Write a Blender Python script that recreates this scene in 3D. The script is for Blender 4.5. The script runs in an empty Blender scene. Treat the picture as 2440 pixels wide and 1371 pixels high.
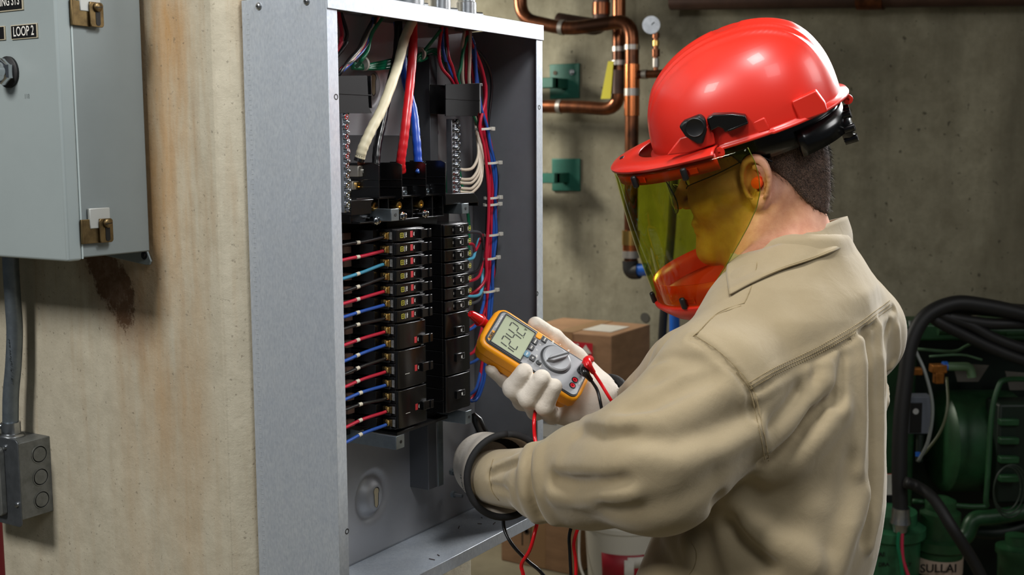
import bpy, math, random
import numpy as np
from mathutils import Vector, Matrix
S = bpy.context.scene
COL = S.collection
random.seed(7)
# ------------------------------------------------------------------ camera
FP = 2803.4
_p, _r, _y = math.radians(6.72), math.radians(-.283), math.radians(58.27)
CO = np.array([0, 0, 1.63])
CF = np.array([math.sin(_y)*math.cos(_p), math.cos(_y)*math.cos(_p), -math.sin(_p)])
_R = np.array([math.cos(_y), -math.sin(_y), 0.])
_U = np.cross(_R, CF)
CR = _R*math.cos(_r)+_U*math.sin(_r)
CU = -_R*math.sin(_r)+_U*math.cos(_r)
cam = bpy.data.cameras.new('camera')
cam.sensor_width = 36
cam.lens = FP/2440*36
cam.clip_start = .05
co = bpy.data.objects.new('camera', cam)
COL.objects.link(co)
co.matrix_world = Matrix(((CR[0], CU[0], -CF[0], CO[0]), (CR[1], CU[1], -CF[1], CO[1]), (CR[2], CU[2], -CF[2], CO[2]), (0, 0, 0, 1)))
S.camera = co
cam.dof.use_dof = True
cam.dof.focus_distance = 1.62
cam.dof.aperture_fstop = 9.0
S.view_settings.view_transform = 'Standard'
S.view_settings.look = 'None'
S.view_settings.exposure = -0.10
S.view_settings.gamma = 1
S.view_settings.use_curve_mapping = False
S.cycles.max_bounces = 8
S.cycles.transparent_max_bounces = 24
S.cycles.sample_clamp_indirect = 6
S.cycles.use_denoising = True
# ------------------------------------------------------------------ light
wd = bpy.data.worlds.new('world')
S.world = wd
wd.use_nodes = True
wd.node_tree.nodes['Background'].inputs[0].default_value = (.80, .9, 1, 1)
wd.node_tree.nodes['Background'].inputs[1].default_value = .07


def area(name, loc, target, size, power, col=(1, 1, 1), sy=None, spread=180):
    l = bpy.data.lights.new(name, 'AREA')
    l.energy = power
    l.color = col
    l.size = size
    l.spread = math.radians(spread)
    if sy:
        l.shape = 'RECTANGLE'
        l.size_y = sy
    o = bpy.data.objects.new(name, l)
    COL.objects.link(o)
    o.location = loc
    o.rotation_euler = (Vector(target)-Vector(loc)).to_track_quat('-Z', 'Y').to_euler()
    return o


area('softbox_key', (-.98, 1.36, 2.98), (1.1, 1.12, 1.5), .55, 54, (1, .98, .95))
area('softbox_right', (2.35, -1.25, 2.75), (1.5, .8, 1.5), .8, 22, (1, .985, .97))
area('softbox_rim', (3.35, .25, 2.5), (1.72, .50, 1.6), .5, 22, (1, 1, 1), .9, 100)
area('softbox_front', (.60, -.30, 2.6), (1.36, .95, 1.5), .45, 8, (.97, .985, 1))
area('work_light', (1.05, .42, 2.42), (1.37, .98, 1.55), .22, 8.5, (1, 1, 1))
area('ceiling_lamp', (3.85, 3.7, 2.3), (4.75, 2.65, 1.2), .4, 25, (1, .95, .84), None, 120)

# ------------------------------------------------------------------ helpers


def W(px, py, d):
    "point seen at photo pixel px, py at distance d"
    return CO + d*(CF + CR*(px-1220)/FP - CU*(py-685.5)/FP)


def on(px, py, ax, c):
    d = CF + CR*(px-1220)/FP - CU*(py-685.5)/FP
    i = 'XYZ'.index(ax)
    return CO + d*(c-CO[i])/d[i]


def PY(px, py, c): return on(px, py, 'Y', c)
def PX(px, py, c): return on(px, py, 'X', c)


def C(px, py, d):
    "camera frame (right, up, forward)"
    return np.array([(px-1220)/FP*d, -(py-685.5)/FP*d, d])


def c2w(P):
    P = np.asarray(P, float)
    return CO + P[..., 0:1]*CR + P[..., 1:2]*CU + P[..., 2:3]*CF


def cdir(v):
    return v[0]*CR+v[1]*CU+v[2]*CF


def nrm(v):
    v = np.asarray(v, float)
    return v/np.linalg.norm(v)


def lin(c):
    return tuple(((x/255)/12.92 if x/255 < .04045 else ((x/255+.055)/1.055)**2.4) for x in c)


class MB:
    def __init__(s):
        s.v = []
        s.f = []
        s.m = []
        s.cm = 0

    def add(s, vs, fs):
        o = len(s.v)
        s.v += [tuple(float(a) for a in q) for q in vs]
        s.f += [tuple(int(i)+o for i in q) for q in fs]
        s.m += [s.cm]*len(fs)
        return s

    def box(s, x0, x1, y0, y1, z0, z1):
        return s.add([(x0, y0, z0), (x1, y0, z0), (x1, y1, z0), (x0, y1, z0), (x0, y0, z1), (x1, y0, z1), (x1, y1, z1), (x0, y1, z1)],
                     [(0, 3, 2, 1), (4, 5, 6, 7), (0, 1, 5, 4), (1, 2, 6, 5), (2, 3, 7, 6), (3, 0, 4, 7)])

    def obox(s, c, a, b, n, w, h, t):
        "oriented box: centre, unit axes a b n, full sizes"
        c, a, b, n = map(np.asarray, (c, a, b, n))
        vs = [c+a*w/2*i+b*h/2*j+n*t/2*k for k in (-1, 1) for j in (-1, 1) for i in (-1, 1)]
        return s.add(vs, [(0, 2, 3, 1), (4, 5, 7, 6), (0, 1, 5, 4), (1, 3, 7, 5), (3, 2, 6, 7), (2, 0, 4, 6)])

    def tube(s, pts, r, n=8, caps=True, flat=1.0, up=None):
        pts = [np.asarray(p, float) for p in pts]
        N = len(pts)
        rs = r if hasattr(r, '__len__') else [r]*N
        T = [nrm(pts[min(i+1, N-1)]-pts[max(i-1, 0)]+1e-12) for i in range(N)]
        a = np.asarray(up, float) if up is not None else (np.array([0, 0, 1.]) if abs(T[0][2]) < .9 else np.array([1., 0, 0]))
        vs = []
        for i in range(N):
            a = nrm(a-T[i]*(a@T[i]))
            b = np.cross(T[i], a)
            for k in range(n):
                t = 2*math.pi*k/n
                vs.append(pts[i]+rs[i]*(a*math.cos(t)+b*math.sin(t)*flat))
        fs = [(i*n+k, i*n+(k+1) % n, (i+1)*n+(k+1) % n, (i+1)*n+k) for i in range(N-1) for k in range(n)]
        if caps:
            fs += [tuple(range(n))[::-1], tuple((N-1)*n+k for k in range(n))]
        return s.add(vs, fs)

    def cyl(s, a, b, r0, r1=None, n=16, caps=True):
        return s.tube([a, b], [r0, r0 if r1 is None else r1], n, caps)

    def lathe(s, c, axis, prof, n=24, a=None):
        "prof: (h, r) list along axis"
        c = np.asarray(c, float)
        axis = nrm(axis)
        t = np.asarray(a, float) if a is not None else (np.array([0, 0, 1.]) if abs(axis[2]) < .9 else np.array([1., 0, 0]))
        t = nrm(t-axis*(t@axis))
        b = np.cross(axis, t)
        vs = [c+axis*h+max(r, 1e-5)*(t*math.cos(2*math.pi*k/n)+b*math.sin(2*math.pi*k/n)) for h, r in prof for k in range(n)]
        N = len(prof)
        fs = [(i*n+k, i*n+(k+1) % n, (i+1)*n+(k+1) % n, (i+1)*n+k) for i in range(N-1) for k in range(n)]
        fs += [tuple(range(n))[::-1], tuple((N-1)*n+k for k in range(n))]
        return s.add(vs, fs)

    def ball(s, c, r, n=12, m=8, sc=(1, 1, 1)):
        vs = []
        for i in range(m+1):
            p = math.pi*i/m
            for k in range(n):
                t = 2*math.pi*k/n
                vs.append((c[0]+r*sc[0]*math.sin(p)*math.cos(t), c[1]+r*sc[1]*math.sin(p)*math.sin(t), c[2]+r*sc[2]*math.cos(p)))
        return s.add(vs, [(i*n+k, (i+1)*n+k, (i+1)*n+(k+1) % n, i*n+(k+1) % n) for i in range(m) for k in range(n)])

    def prism(s, poly, o, a, b, n, t):
        "polygon (2d) in plane o,a,b extruded t along n"
        o, a, b, n = map(np.asarray, (o, a, b, n))
        k = len(poly)
        vs = [o+a*x+b*y for x, y in poly]+[o+a*x+b*y+n*t for x, y in poly]
        fs = [tuple(range(k))[::-1], tuple(range(k, 2*k))]+[(i, (i+1) % k, k+(i+1) % k, k+i) for i in range(k)]
        return s.add(vs, fs)

    def grid(s, P, closeu=False):
        "P: (n,m,3) array of points"
        n, m = P.shape[:2]
        fs = [(i*m+j, i*m+j+1, (i+1)*m+j+1, (i+1)*m+j) for i in range(n-1) for j in range(m-1)]
        if closeu:
            fs += [((n-1)*m+j, (n-1)*m+j+1, j+1, j) for j in range(m-1)]
        return s.add(P.reshape(-1, 3), fs)


def cr(pts, n=6):
    "catmull-rom through points"
    P = np.asarray(pts, float)
    P = np.vstack([2*P[0]-P[1], P, 2*P[-1]-P[-2]])
    out = []
    for i in range(1, len(P)-2):
        for k in range(n):
            t = k/n
            a, b, c_, d = P[i-1], P[i], P[i+1], P[i+2]
            out.append(.5*((2*b)+(c_-a)*t+(2*a-5*b+4*c_-d)*t*t+(3*b-a-3*c_+d)*t**3))
    out.append(P[-2])
    return np.array(out)


def rrect(w, h, r, n=5, cx=0, cy=0):
    o = []
    for sx, sy, a0 in ((1, 1, 0), (-1, 1, 90), (-1, -1, 180), (1, -1, 270)):
        for k in range(n+1):
            t = math.radians(a0+90*k/n)
            o.append((cx+sx*(w/2-r)+r*math.cos(t), cy+sy*(h/2-r)+r*math.sin(t)))
    return o


def empty(name, loc, label=None, cat=None, group=None, kind=None):
    o = bpy.data.objects.new(name, None)
    COL.objects.link(o)
    o.location = [float(x) for x in loc]
    o.empty_display_size = .05
    tagit(o, label, cat, group, kind)
    return o


def tagit(o, label=None, cat=None, group=None, kind=None):
    if label:
        o['label'] = label
    if cat:
        o['category'] = cat
    if group:
        o['group'] = group
    if kind:
        o['kind'] = kind
    return o


def worldloc(o):
    l = np.zeros(3)
    while o is not None:
        l += np.array(o.location)
        o = o.parent
    return l


def obj(name, mb, mat, parent=None, label=None, cat=None, group=None, kind=None, smooth=40, bev=0, bseg=2, local=False, sub=0, solid=0):
    if isinstance(mb, MB):
        me = bpy.data.meshes.new(name)
        vs = np.array(mb.v, float)
        fs = mb.f
        mi = mb.m
    else:
        me = bpy.data.meshes.new(name)
        vs, fs = mb
        vs = np.asarray(vs, float)
        mi = None
    loc = np.zeros(3)
    if not local:
        if parent is not None:
            vs = vs-worldloc(parent)
        else:
            lo, hi = vs.min(0), vs.max(0)
            loc = np.array([(lo[0]+hi[0])/2, (lo[1]+hi[1])/2, lo[2]])
            vs = vs-loc
    if isinstance(fs, np.ndarray):
        me.vertices.add(len(vs))
        me.vertices.foreach_set('co', vs.astype(np.float32).ravel())
        me.loops.add(fs.size)
        me.loops.foreach_set('vertex_index', fs.astype(np.int32).ravel())
        me.polygons.add(len(fs))
        me.polygons.foreach_set('loop_start', np.arange(len(fs), dtype=np.int32)*fs.shape[1])
        me.update(calc_edges=True)
    else:
        me.from_pydata([tuple(v) for v in vs], [], fs)
    me.validate()
    if smooth:
        me.shade_smooth()
        if smooth < 180:
            me.set_sharp_from_angle(angle=math.radians(smooth))
    for m in (mat if isinstance(mat, (list, tuple)) else [mat]):
        me.materials.append(m)
    if mi is not None and isinstance(mat, (list, tuple)):
        me.polygons.foreach_set('material_index', mi)
    o = bpy.data.objects.new(name, me)
    COL.objects.link(o)
    o.location = loc
    if parent is not None:
        o.parent = parent
    if solid:
        md = o.modifiers.new('thickness', 'SOLIDIFY')
        md.thickness = solid
        md.offset = 0
    if bev:
        md = o.modifiers.new('bevel', 'BEVEL')
        md.width = bev
        md.segments = bseg
        md.limit_method = 'ANGLE'
        md.angle_limit = math.radians(40)
    if sub:
        md = o.modifiers.new('sub', 'SUBSURF')
        md.levels = md.render_levels = sub
    tagit(o, label, cat, group, kind)
    return o


def text(s, size, o, a, b, t=.0004, align='CENTER', sx=1.0, bold=0):
    "lettering as an MB: origin o, reading direction a, up direction b"
    cu = bpy.data.curves.new('t', 'FONT')
    cu.body = s
    cu.size = size
    cu.align_x = align
    cu.align_y = 'CENTER'
    cu.extrude = 0
    cu.offset = bold
    cu.resolution_u = 3
    ob = bpy.data.objects.new('t', cu)
    COL.objects.link(ob)
    me = ob.to_mesh()
    a, b = np.asarray(a), np.asarray(b)
    n = np.cross(a, b)
    vs = [np.asarray(o)+a*v.co[0]*sx+b*v.co[1]+n*t for v in me.vertices]
    fs = [tuple(p.vertices) for p in me.polygons]
    ob.to_mesh_clear()
    bpy.data.objects.remove(ob)
    bpy.data.curves.remove(cu)
    mb = MB()
    mb.add(vs, fs)
    return mb


# ------------------------------------------------------------------ materials
MC = {}


def mat(name, col, rough=.5, metal=0, noise=None, bump=None, col2=None, spec=.5, coat=0, alpha=None, sheen=0, emit=0, stretch=(1, 1, 1), wave=None, sss=0):
    """noise=(scale, amount): mixes col2 in; bump=(scale, strength)"""
    if name in MC:
        return MC[name]
    m = bpy.data.materials.new(name)
    m.use_nodes = True
    nt = m.node_tree
    P = nt.nodes['Principled BSDF']
    c = lin(col)+(1,)
    P.inputs['Base Color'].default_value = c
    P.inputs['Roughness'].default_value = rough
    P.inputs['Metallic'].default_value = metal
    P.inputs['Specular IOR Level'].default_value = spec
    P.inputs['Coat Weight'].default_value = coat
    P.inputs['Sheen Weight'].default_value = sheen
    if sss:
        P.inputs['Subsurface Weight'].default_value = sss
        P.inputs['Subsurface Radius'].default_value = (.01, .004, .002)
    if emit:
        P.inputs['Emission Color'].default_value = c
        P.inputs['Emission Strength'].default_value = emit
    tc = nt.nodes.new('ShaderNodeTexCoord')
    mp = nt.nodes.new('ShaderNodeMapping')
    mp.inputs['Scale'].default_value = stretch
    nt.links.new(tc.outputs['Object'], mp.inputs[0])
    if noise:
        n = nt.nodes.new('ShaderNodeTexNoise')
        n.inputs['Scale'].default_value = noise[0]
        n.inputs['Detail'].default_value = 6
        n.inputs['Roughness'].default_value = .65
        nt.links.new(mp.outputs[0], n.inputs['Vector'])
        mx = nt.nodes.new('ShaderNodeMix')
        mx.data_type = 'RGBA'
        mx.inputs[6].default_value = c
        mx.inputs[7].default_value = lin(col2 or tuple(x*.6 for x in col))+(1,)
        mr = nt.nodes.new('ShaderNodeMapRange')
        mr.inputs[1].default_value = .38
        mr.inputs[2].default_value = .68
        mr.inputs[4].default_value = noise[1]
        nt.links.new(n.outputs[0], mr.inputs[0])
        nt.links.new(mr.outputs[0], mx.inputs[0])
        nt.links.new(mx.outputs[2], P.inputs['Base Color'])
    if bump:
        n2 = nt.nodes.new('ShaderNodeTexNoise')
        n2.inputs['Scale'].default_value = bump[0]
        n2.inputs['Detail'].default_value = 4
        nt.links.new(mp.outputs[0], n2.inputs['Vector'])
        b = nt.nodes.new('ShaderNodeBump')
        b.inputs['Strength'].default_value = bump[1]
        b.inputs['Distance'].default_value = bump[2] if len(bump) > 2 else .001
        nt.links.new(n2.outputs[0], b.inputs['Height'])
        nt.links.new(b.outputs[0], P.inputs['Normal'])
    MC[name] = m
    return m


class NT:
    "small node-graph builder"
    def __init__(s, m):
        s.nt = m.node_tree
        s.P = s.nt.nodes['Principled BSDF']

    def n(s, typ, **kw):
        x = s.nt.nodes.new('ShaderNode'+typ)
        for k, v in kw.items():
            if k.startswith('i_'):
                x.inputs[int(k[2:])].default_value = v
            else:
                setattr(x, k, v)
        return x

    def l(s, a, b): s.nt.links.new(a, b)

    def pos(s, sc=(1, 1, 1), src='Position'):
        g = s.n('NewGeometry') if src == 'Position' else s.n('TexCoord')
        mp = s.n('Mapping')
        mp.inputs['Scale'].default_value = sc
        s.l(g.outputs[src], mp.inputs[0])
        return mp.outputs[0]

    def noise(s, vec, scale, det=6, rough=.6, lo=.35, hi=.65, dist=0):
        x = s.n('TexNoise')
        x.inputs['Scale'].default_value = scale
        x.inputs['Detail'].default_value = det
        x.inputs['Roughness'].default_value = rough
        x.inputs['Distortion'].default_value = dist
        s.l(vec, x.inputs['Vector'])
        return s.rng(x.outputs[0], lo, hi)

    def rng(s, x, lo, hi, a=0, b=1, smooth=False):
        r = s.n('MapRange')
        r.inputs[1].default_value = lo
        r.inputs[2].default_value = hi
        r.inputs[3].default_value = a
        r.inputs[4].default_value = b
        if smooth:
            r.interpolation_type = 'SMOOTHSTEP'
        s.l(x, r.inputs[0])
        return r.outputs[0]

    def math(s, op, a, b=None):
        x = s.n('Math', operation=op)
        for i, q in enumerate((a, b)):
            if q is None:
                continue
            if isinstance(q, (int, float)):
                x.inputs[i].default_value = q
            else:
                s.l(q, x.inputs[i])
        return x.outputs[0]

    def mix(s, fac, a, b):
        x = s.n('Mix', data_type='RGBA')
        if isinstance(fac, (int, float)):
            x.inputs[0].default_value = fac
        else:
            s.l(fac, x.inputs[0])
        for i, q in ((6, a), (7, b)):
            if isinstance(q, tuple):
                x.inputs[i].default_value = lin(q)+(1,)
            else:
                s.l(q, x.inputs[i])
        return x.outputs[2]

    def bump(s, h, st, dist=.001, nrm_=None):
        b = s.n('Bump')
        b.inputs['Strength'].default_value = st
        b.inputs['Distance'].default_value = dist
        s.l(h, b.inputs['Height'])
        if nrm_ is not None:
            s.l(nrm_, b.inputs['Normal'])
        return b.outputs[0]


def newmat(name, rough=.5, metal=0, spec=.5):
    m = bpy.data.materials.new(name)
    m.use_nodes = True
    g = NT(m)
    g.P.inputs['Roughness'].default_value = rough
    g.P.inputs['Metallic'].default_value = metal
    g.P.inputs['Specular IOR Level'].default_value = spec
    MC[name] = m
    return m, g


# pier concrete: cream with vertical rust streaks and a spalled dark patch
M_pier, g = newmat('pier_concrete', .85)
geo = g.n('NewGeometry').outputs['Position']
sep = g.n('SeparateXYZ')
g.l(geo, sep.inputs[0])
v = g.pos((3, 3, .55))
streak = g.noise(v, 5, 5, .6, .40, .66)
fine = g.noise(g.pos((1, 1, 1)), 28, 8, .7, .3, .7)
big = g.noise(g.pos((1, 1, .6)), 3.5, 5, .6, .35, .65)
base = g.mix(fine, (202, 194, 172), (176, 168, 147))
base = g.mix(g.math('MULTIPLY', big, .45), base, (160, 152, 134))
ymask = g.math('MULTIPLY', g.rng(sep.outputs[1], 1.11, 1.16, 0, 1, True), g.rng(sep.outputs[1], 1.34, 1.25, 0, 1, True))
zmask = g.rng(sep.outputs[2], 1.15, 1.75, .35, 1)
rust = g.math('MULTIPLY', g.math('MULTIPLY', streak, ymask), zmask)
base = g.mix(g.math('MULTIPLY', rust, .95), base, (172, 128, 70))
streak2 = g.noise(g.pos((9, 9, .7)), 6, 4, .5, .5, .72)
base = g.mix(g.math('MULTIPLY', g.math('MULTIPLY', streak2, zmask), .45), base, (148, 112, 66))
pores = g.noise(g.pos(), 160, 3, .5, .66, .72)
base = g.mix(g.math('MULTIPLY', pores, .5), base, (96, 86, 70))
# spall
cx = g.math('SUBTRACT', sep.outputs[1], 1.315)
cz = g.math('SUBTRACT', sep.outputs[2], 1.455)
sk = g.math('ADD', cx, g.math('MULTIPLY', cz, -.45))
dd = g.math('ADD', g.math('MULTIPLY', g.math('MULTIPLY', sk, sk), 380), g.math('MULTIPLY', g.math('MULTIPLY', cz, cz), 130))
jag = g.noise(g.pos(), 30, 6, .75, .2, .8)
dd = g.math('ADD', dd, g.math('MULTIPLY', jag, 1.1))
sp = g.rng(dd, .95, 1.15, 1, 0)
spc = g.mix(g.noise(g.pos(), 60, 8, .8, .45, .6), (26, 22, 20), (100, 90, 82))
base = g.mix(sp, base, spc)
halo = g.math('MULTIPLY', g.rng(dd, .9, 2.4, 1, 0), .55)
base = g.mix(halo, base, (120, 84, 50))
g.l(base, g.P.inputs['Base Color'])
h = g.math('ADD', fine, g.math('MULTIPLY', g.noise(g.pos(), 90, 8, .75), .6))
h = g.math('ADD', h, g.math('MULTIPLY', sp, -3))
g.l(g.bump(h, .35, .002), g.P.inputs['Normal'])

M_wall, g = newmat('wall_concrete', .9)
fine = g.noise(g.pos(), 14, 8, .7, .3, .7)
big = g.noise(g.pos((1, 1, .7)), 1.6, 6, .62, .38, .62)
base = g.mix(fine, (150, 146, 126), (120, 115, 96))
base = g.mix(g.math('MULTIPLY', big, .6), base, (98, 92, 74))
dk = g.noise(g.pos((1, 2.5, .35)), 1.5, 5, .6, .5, .7)
base = g.mix(g.math('MULTIPLY', dk, .6), base, (76, 72, 58))
pores = g.noise(g.pos(), 45, 3, .5, .68, .72)
base = g.mix(g.math('MULTIPLY', pores, .75), base, (58, 54, 42))
g.l(base, g.P.inputs['Base Color'])
g.l(g.bump(fine, .3, .004), g.P.inputs['Normal'])

M_galv, g = newmat('galvanised_steel', .46, .45)
vor = g.n('TexVoronoi')
vor.inputs['Scale'].default_value = 220
g.l(g.pos(), vor.inputs['Vector'])
sx = g.n('SeparateColor')
g.l(vor.outputs['Color'], sx.inputs[0])
cl = g.noise(g.pos((1, 1, .8)), 9, 8, .75, .3, .7)
base = g.mix(sx.outputs[0], (206, 212, 217), (196, 203, 210))
base = g.mix(g.math('MULTIPLY', cl, .5), base, (150, 160, 176))
sm = g.noise(g.pos((2, 2, 1)), 11, 8, .8, .52, .72, 1.2)
base = g.mix(g.math('MULTIPLY', sm, .6), base, (206, 212, 216))
fs_ = g.noise(g.pos((1, 1, .35)), 420, 2, .5, .4, .7)
base = g.mix(g.math('MULTIPLY', fs_, .2), base, (120, 128, 142))
g.l(base, g.P.inputs['Base Color'])
g.l(g.rng(cl, 0, 1, .34, .52), g.P.inputs['Roughness'])

M_inner = mat('panel_interior_steel', (118, 121, 126), .5, .35, noise=(7, .5), col2=(96, 98, 102), bump=(120, .05))
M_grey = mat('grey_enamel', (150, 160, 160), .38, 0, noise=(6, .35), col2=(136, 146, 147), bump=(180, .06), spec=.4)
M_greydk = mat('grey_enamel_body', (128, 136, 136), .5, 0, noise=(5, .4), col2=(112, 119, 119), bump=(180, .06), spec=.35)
M_brass = mat('aged_brass', (128, 108, 74), .38, .9, noise=(60, .8), col2=(80, 66, 44))
M_brassb = mat('bright_brass', (210, 172, 100), .28, 1)
M_chrome = mat('chrome', (205, 208, 212), .12, 1)
M_zinc = mat('zinc_plate', (190, 193, 196), .3, 1, noise=(40, .5), col2=(140, 143, 148))
M_steel = mat('bracket_steel', (150, 160, 164), .36, .85, noise=(25, .6), col2=(104, 112, 118))
M_box = mat('box_steel', (118, 120, 118), .5, .55, noise=(70, .7), col2=(88, 90, 86), bump=(200, .1))
M_black = mat('black_plastic', (14, 14, 15), .22, 0, spec=.5)
M_blackm = mat('black_matte', (16, 16, 17), .45, 0, spec=.4)
M_shroud = mat('shroud_black', (9, 9, 10), .62, spec=.18)
M_rubber = mat('black_rubber', (20, 20, 21), .55)
M_white = mat('white_print', (226, 224, 216), .5)
M_ybord = mat('yellow_print', (190, 182, 60), .5)
M_redpr = mat('red_print', (178, 44, 50), .5)
M_greypr = mat('grey_label', (150, 150, 148), .5, noise=(300, .9), col2=(80, 80, 80))
M_plate = mat('label_black', (18, 18, 18), .35)
M_platee = mat('label_edge', (196, 186, 160), .5)
WC = {'black': mat('wire_black', (22, 22, 24), .3), 'red': mat('wire_red', (176, 28, 52), .3), 'blue': mat('wire_blue', (36, 78, 158), .3),
      'teal': mat('wire_light_blue', (58, 132, 160), .3), 'green': mat('wire_green', (12, 112, 76), .3), 'white': mat('wire_white', (196, 184, 166), .35),
      'cyan': mat('wire_sky', (84, 170, 205), .3), 'grey': mat('wire_grey', (70, 72, 76), .35)}
M_tie = mat('nylon_tie', (196, 194, 184), .45)
M_hub = mat('hub_plastic', (92, 90, 84), .5)
M_copper, g = newmat('copper_pipe', .32, .9)
cn = g.noise(g.pos((1, 1, .3)), 9, 6, .7, .35, .65)
base = g.mix(cn, (150, 92, 60), (80, 52, 40))
base = g.mix(g.noise(g.pos(), 5, 3, .5, .55, .62), base, (74, 50, 38))
g.l(base, g.P.inputs['Base Color'])
M_solder = mat('solder', (170, 165, 158), .4, .8)
M_brown = mat('dark_brown_pipe', (76, 54, 44), .5, .4, noise=(8, .7), col2=(48, 34, 28))
M_greenp = mat('green_painted_steel', (20, 92, 76), .5, 0, noise=(9, .6), col2=(12, 60, 50), bump=(60, .1))
M_card, g = newmat('cardboard', .8)
base = g.mix(g.noise(g.pos((1, 1, 3)), 10, 5, .6), (168, 130, 96), (150, 115, 84))
g.l(base, g.P.inputs['Base Color'])
M_tape = mat('packing_tape', (160, 124, 88), .3, 0, spec=.5)
M_paper = mat('paper_label', (214, 210, 200), .7, noise=(40, .25), col2=(170, 166, 158))
M_floor = mat('floor_concrete', (140, 132, 108), .8, 0, noise=(3, .8), col2=(108, 100, 80), bump=(20, .3))
M_wood = mat('pallet_wood', (150, 134, 104), .8, noise=(6, .8), col2=(116, 100, 74), stretch=(1, .15, 1))
M_mach = mat('machine_green', (38, 82, 48), .42, .1, noise=(7, .7), col2=(16, 38, 22), bump=(30, .2))
M_machd = mat('machine_dark_green', (14, 34, 22), .5, .1, noise=(7, .7), col2=(8, 16, 12))
# ================================================================== room shell
XW = 4.75
obj('wall_back', MB().box(XW, XW+.2, -3.2, 6.2, 0, 3.3), M_wall, label='grey concrete wall at the back of the room', kind='structure')
obj('wall_left', MB().box(.9, XW+.2, 6.0, 6.2, 0, 3.3), M_wall, label='side wall beyond the pier', kind='structure')
obj('floor', MB().box(-2.5, XW+.2, -3.2, 6.2, -.1, 0), M_floor, label='dusty concrete floor', kind='structure')
obj('ceiling', MB().box(.9, XW+.2, -3.2, 6.2, 3.3, 3.4), M_wall, label='concrete ceiling', kind='structure')
pier = MB()
c = .028
pier.prism([(1.076+c, 1.0748), (1.603, 1.0748), (1.603, 1.588), (1.076, 1.588), (1.076, 1.0748+c)], (0, 0, 0), (1, 0, 0), (0, 1, 0), (0, 0, 1), 3.3)
obj('wall_pier', pier, M_pier, label='stained concrete pier carrying the breaker panel and the grey cabinet', kind='structure', bev=.003)

# ================================================================== breaker panel enclosure
XL, XR, YF, YB, ZT, ZB = 1.098, 1.606, .9357, 1.0736, 1.8195, 1.0295
panel = empty('breaker_panel', ((XL+XR)/2, YB, ZB), 'open galvanised electrical panel enclosure mounted on the concrete pier', 'electrical panel')
t = .0016
mb = MB()
# back wall with two dimpled keyhole bosses is separate; here the sides
mb.box(XL, XL+t, YF, YB, ZB, ZT-.004)
obj('side_wall', mb, M_galv, panel, bev=.0006)
obj('side_wall', MB().box(XR-t, XR, YF+.0006, YB, ZB+.002, ZT-.003), M_inner, panel)
# back sheet with dimples
nx, nz = 120, 190
xs = np.linspace(XL+t, XR-t, nx)
zs = np.linspace(ZB+t, ZT-t, nz)
bosses = [(1.327, 1.121), (1.338, 1.722)]
G = np.zeros((nx, nz, 3))
for i, x in enumerate(xs):
    for j, z in enumerate(zs):
        y = YB-.008
        for bx, bz in bosses:
            r = math.hypot(x-bx, z-bz)
            y += -.0070*math.exp(-(r/.023)**8) + .0062*math.exp(-((r-.0315)/.0055)**2)
        G[i, j] = (x, min(y, YB-.0008), z)
obj('back_sheet', MB().grid(G), mat('panel_back', (168, 169, 172), .5, .45, noise=(5, .4), col2=(140, 141, 144)), panel, smooth=180, solid=.0008)
for bx, bz in bosses:
    k = [(.0055*math.cos(a), .009+.0055*math.sin(a)) for a in np.linspace(-.7, math.pi+.7, 12)]+[(-.0033, -.012), (0, -.0155), (.0033, -.012)]
    obj('keyhole_slot', MB().prism(k, (bx, YB-.0160, bz), (1, 0, 0), (0, 0, 1), (0, -1, 0), .0006), mat('slot_wall', (168, 156, 128), .9), panel, label='pale keyhole slot in round dimple')
    k2 = [(x*1.0-.0022, z) for x, z in k]
    obj('keyhole_slot', MB().prism([(x*1.12+.0018, z*1.06) for x, z in k], (bx, YB-.0156, bz), (1, 0, 0), (0, 0, 1), (0, -1, 0), .0004), M_rubber, panel)
# top sheet + front lip
mb = MB()
mb.box(XL+t, XR, YF, YB, ZT-t, ZT)
mb.box(XL-.0012, XR+.001, YF-.0024, YF-.0008, ZT-.0225, ZT+.0006)
mb.box(XL-.0012, XR+.001, YF-.0024, YF+.004, ZT-.0006, ZT+.0006)
obj('top_cover', mb, M_galv, panel, bev=.001)
# bottom
mb = MB()
mb.box(XL+t, XR-t, YF, YB, ZB, ZB+t)
mb.box(XL+t, XR-.0008, YF-.001, YF, ZB-.001, ZB+.017)
mb.box(XL+.03, XR-t, YB-.006, YB-.003, ZB+t, ZB+.017)
obj('bottom_tray', mb, M_galv, panel, bev=.0006)
# side flanges, with holes shown as dark bores
for x0, x1, m_ in ((XL, XL+.0185, M_galv), (XR-.018, XR, M_galv)):
    obj('front_flange', MB().box(x0, x1, YF-.0005, YF+.0011, ZB+.0005, ZT-.0225), m_, panel, bev=.0005)
for (px, py) in ((801, 231), (1285, 256), (827, 1267), (1280, 700)):
    p = PY(px, py, YF-.0006)
    obj('screw_hole', MB().lathe(p, (0, -1, 0), [(-.0002, .0038), (.0002, .0036), (.0002, .0025), (-.0003, .0024)]), M_rubber, panel)
# side screws on the left wall
for (px, py) in ((617, 15), (731, 3)):
    p = PX(px, py, XL)
    s_ = obj('pan_head_screw', MB().lathe(p, (-1, 0, 0), [(0, .0046), (.0012, .0046), (.0026, .0034), (.0031, .0014), (.0031, 0)]), M_zinc, panel)
    mb = MB()
    for a in (0, 1):
        u = np.array([0, 1, 0]) if a else np.array([0, 0, 1])
        mb.obox(p+np.array([-.0031, 0, 0]), u, np.cross(u, (1, 0, 0)), (1, 0, 0), .0042, .0008, .0005)
    obj('cross_slot', mb, M_blackm, s_)
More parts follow.
